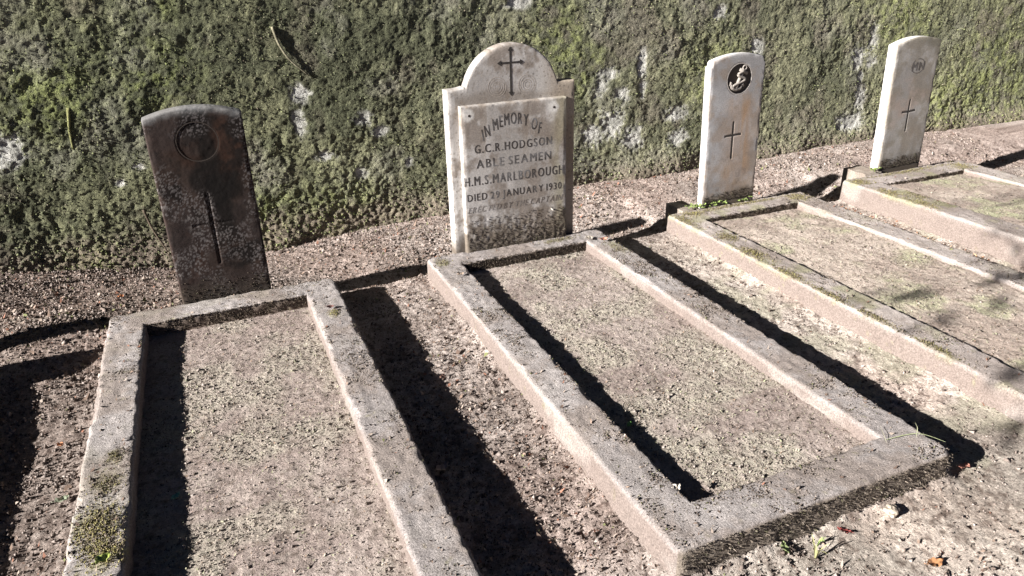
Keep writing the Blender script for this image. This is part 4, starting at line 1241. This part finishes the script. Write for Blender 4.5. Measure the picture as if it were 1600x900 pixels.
# footing showing beside the two pale stones
def footing(x0, x1, y0, y1, z0, z1, label):
    xs = np.linspace(x0, x1, 30); ys = np.linspace(y0, y1, 16)
    X, Y = np.meshgrid(xs, ys); Z = z1 + 0.004 * fbm(X, Y, f=20, oct=3, seed=271)
    v = [np.stack([X, Y, Z], -1).reshape(-1, 3)]; f = [grid_faces(30, 16)]
    i = np.arange(480).reshape(16, 30)
    rim = np.concatenate([i[0], i[1:, -1], i[-1, -2::-1], i[-2::-1, 0]])
    b = v[0][rim].copy(); b[:, 2] = z0
    k = 480 + np.arange(len(rim)); v.append(b)
    f.append(np.stack([rim[:-1], k[:-1], k[1:], rim[1:]], -1))
    v = np.concatenate(v); f = np.concatenate(f)
    c = mix((.17, .135, .11), (.26, .225, .19), sstep(-.4, .4, fbm(v[:, 0], v[:, 1], v[:, 2], f=15, oct=3, seed=272)))
    cx, cyy = (x0 + x1) / 2, (y0 + y1) / 2
    o = link("footing", mesh_np("footing", v - np.array((cx, cyy, z0)), f, c, True), M_CONC); o.location = (cx, cyy, z0)
    tag(o, label, "footing")
footing(2.235, 2.34, 3.045, 3.20, -.16, -0.004, "low earth-stained footing left of the anchor-badge headstone")
footing(3.50, 3.63, 3.035, 3.20, -.16, 0.03, "low earth-stained footing left of the leaning headstone")

# ------------------------------------------------------------------ tree beyond the left edge; its drooping branch throws the soft shadows on the right-hand graves
def tree():
    root = empty("tree", (-3.6, -1.7, -0.12))
    tag(root, "tree outside the picture whose drooping branch shades the right-hand graves", "tree")
    L0 = np.array(root.location)
    bark = (.10, .08, .06)
    p = curve3([(0, 0, -.1), (.03, .02, 1.0), (-.04, .03, 2.2), (.03, -.03, 3.4), (0, .05, 4.6)], 20)
    v, f, c = add_tube(p, np.linspace(.13, .03, 20), 12, bark)
    link("trunk", mesh_np("trunk", v, f, c, True), M_BARK, root)
    limbs = []
    for k in range(7):
        a = k * 2.4; z = 2.9 + .22 * k; r = 1.2 - .08 * k
        q = curve3([(0, 0, z), (.5 * r * math.cos(a), .5 * r * math.sin(a), z + .25), (r * math.cos(a), r * math.sin(a), z + .35)], 10)
        limbs.append(add_tube(q, np.linspace(.035, .008, 10), 6, bark))
    v, f, c = merge(*limbs); link("limbs", mesh_np("limbs", v, f, c, True), M_BARK, root)
    n = 9000
    u = rng.normal(size=(n, 3)); u /= np.linalg.norm(u, axis=1)[:, None]
    pos = u * (rng.random(n) ** .4)[:, None] * np.array((1.3, 1.2, 1.0)) + np.array((0, 0, 4.0))
    pos = pos[fbm(pos[:, 0], pos[:, 1], pos[:, 2], f=1.8, oct=2, seed=281) > -.1]
    s = flakes(pos, rng.uniform(.05, .09, len(pos)), rng.uniform(.025, .045, len(pos)), pick([(.06, .10, .03, 3), (.09, .13, .04, 2)], len(pos)), .7)
    # drooping branch; leaf sprays hang where their shadows fall on the ground points listed
    k = 0.42
    spots = [(2.30, 1.84, -.0, .050, .10, 9), (2.42, 1.78, -.0, .03, .05, 4), (2.45, 1.61, -.02, .05, .12, 12), (2.66, 1.60, -.02, .05, .07, 9), (2.20, 1.235, 0, .03, .05, 10), (2.09, 1.09, -.08, .05, .05, 14),
             (2.84, 1.76, -.01, .05, .05, 9), (2.98, 1.73, 0, .06, .06, 12), (3.17, 1.86, 0, .07, .06, 12), (3.56, 2.42, .02, .07, .04, 10), (3.83, 2.36, .02, .09, .06, 14), (3.3, 2.1, .0, .04, .04, 5), (3.62, 2.06, .02, .08, .05, 10)]
    tips, leaves, cols = [], [], []
    for sx, sy_, sz, ry, rz, cnt in spots:
        t = 4.5 + .5 * (sx - 2.3)
        c0 = np.array((sx - t, sy_ - .15 * t, sz + k * t)) - L0
        tips.append(c0)
        leaves.append(c0 + rng.normal(size=(cnt, 3)) * np.array((.05, ry * .55, rz * .35)))
    tips = np.array(tips)
    pts = [np.array((0.03, 0, 3.3)), np.array((.7, 1.0, 3.25)), np.array((1.3, 2.0, 2.95)), tips.mean(0) + np.array((0, .1, .15))]
    main = curve3(pts, 24)
    br = [add_tube(main, np.linspace(.022, .006, 24), 7, bark)]
    for tpt in tips:
        d = np.linalg.norm(main - tpt, axis=1) + 0.5 * np.abs(np.arange(24) - 20) / 24
        s0 = main[int(np.argmin(d))]
        br.append(add_tube(curve3([s0, (s0 + tpt) / 2 + np.array((0, 0, .05)), tpt], 8), np.linspace(.0035, .0015, 8), 5, bark))
    v, f, c = merge(*br); link("branch", mesh_np("branch", v, f, c, True), M_BARK, root)
    lv = np.concatenate(leaves)
    s3 = flakes(lv, rng.uniform(.045, .075, len(lv)), rng.uniform(.02, .035, len(lv)), pick([(.06, .10, .03, 3), (.09, .13, .04, 2)], len(lv)), .6)
    v, f, c = merge(s, s3); link("crown", mesh_np("crown", v, f, c), M_LEAF, root)
tree()
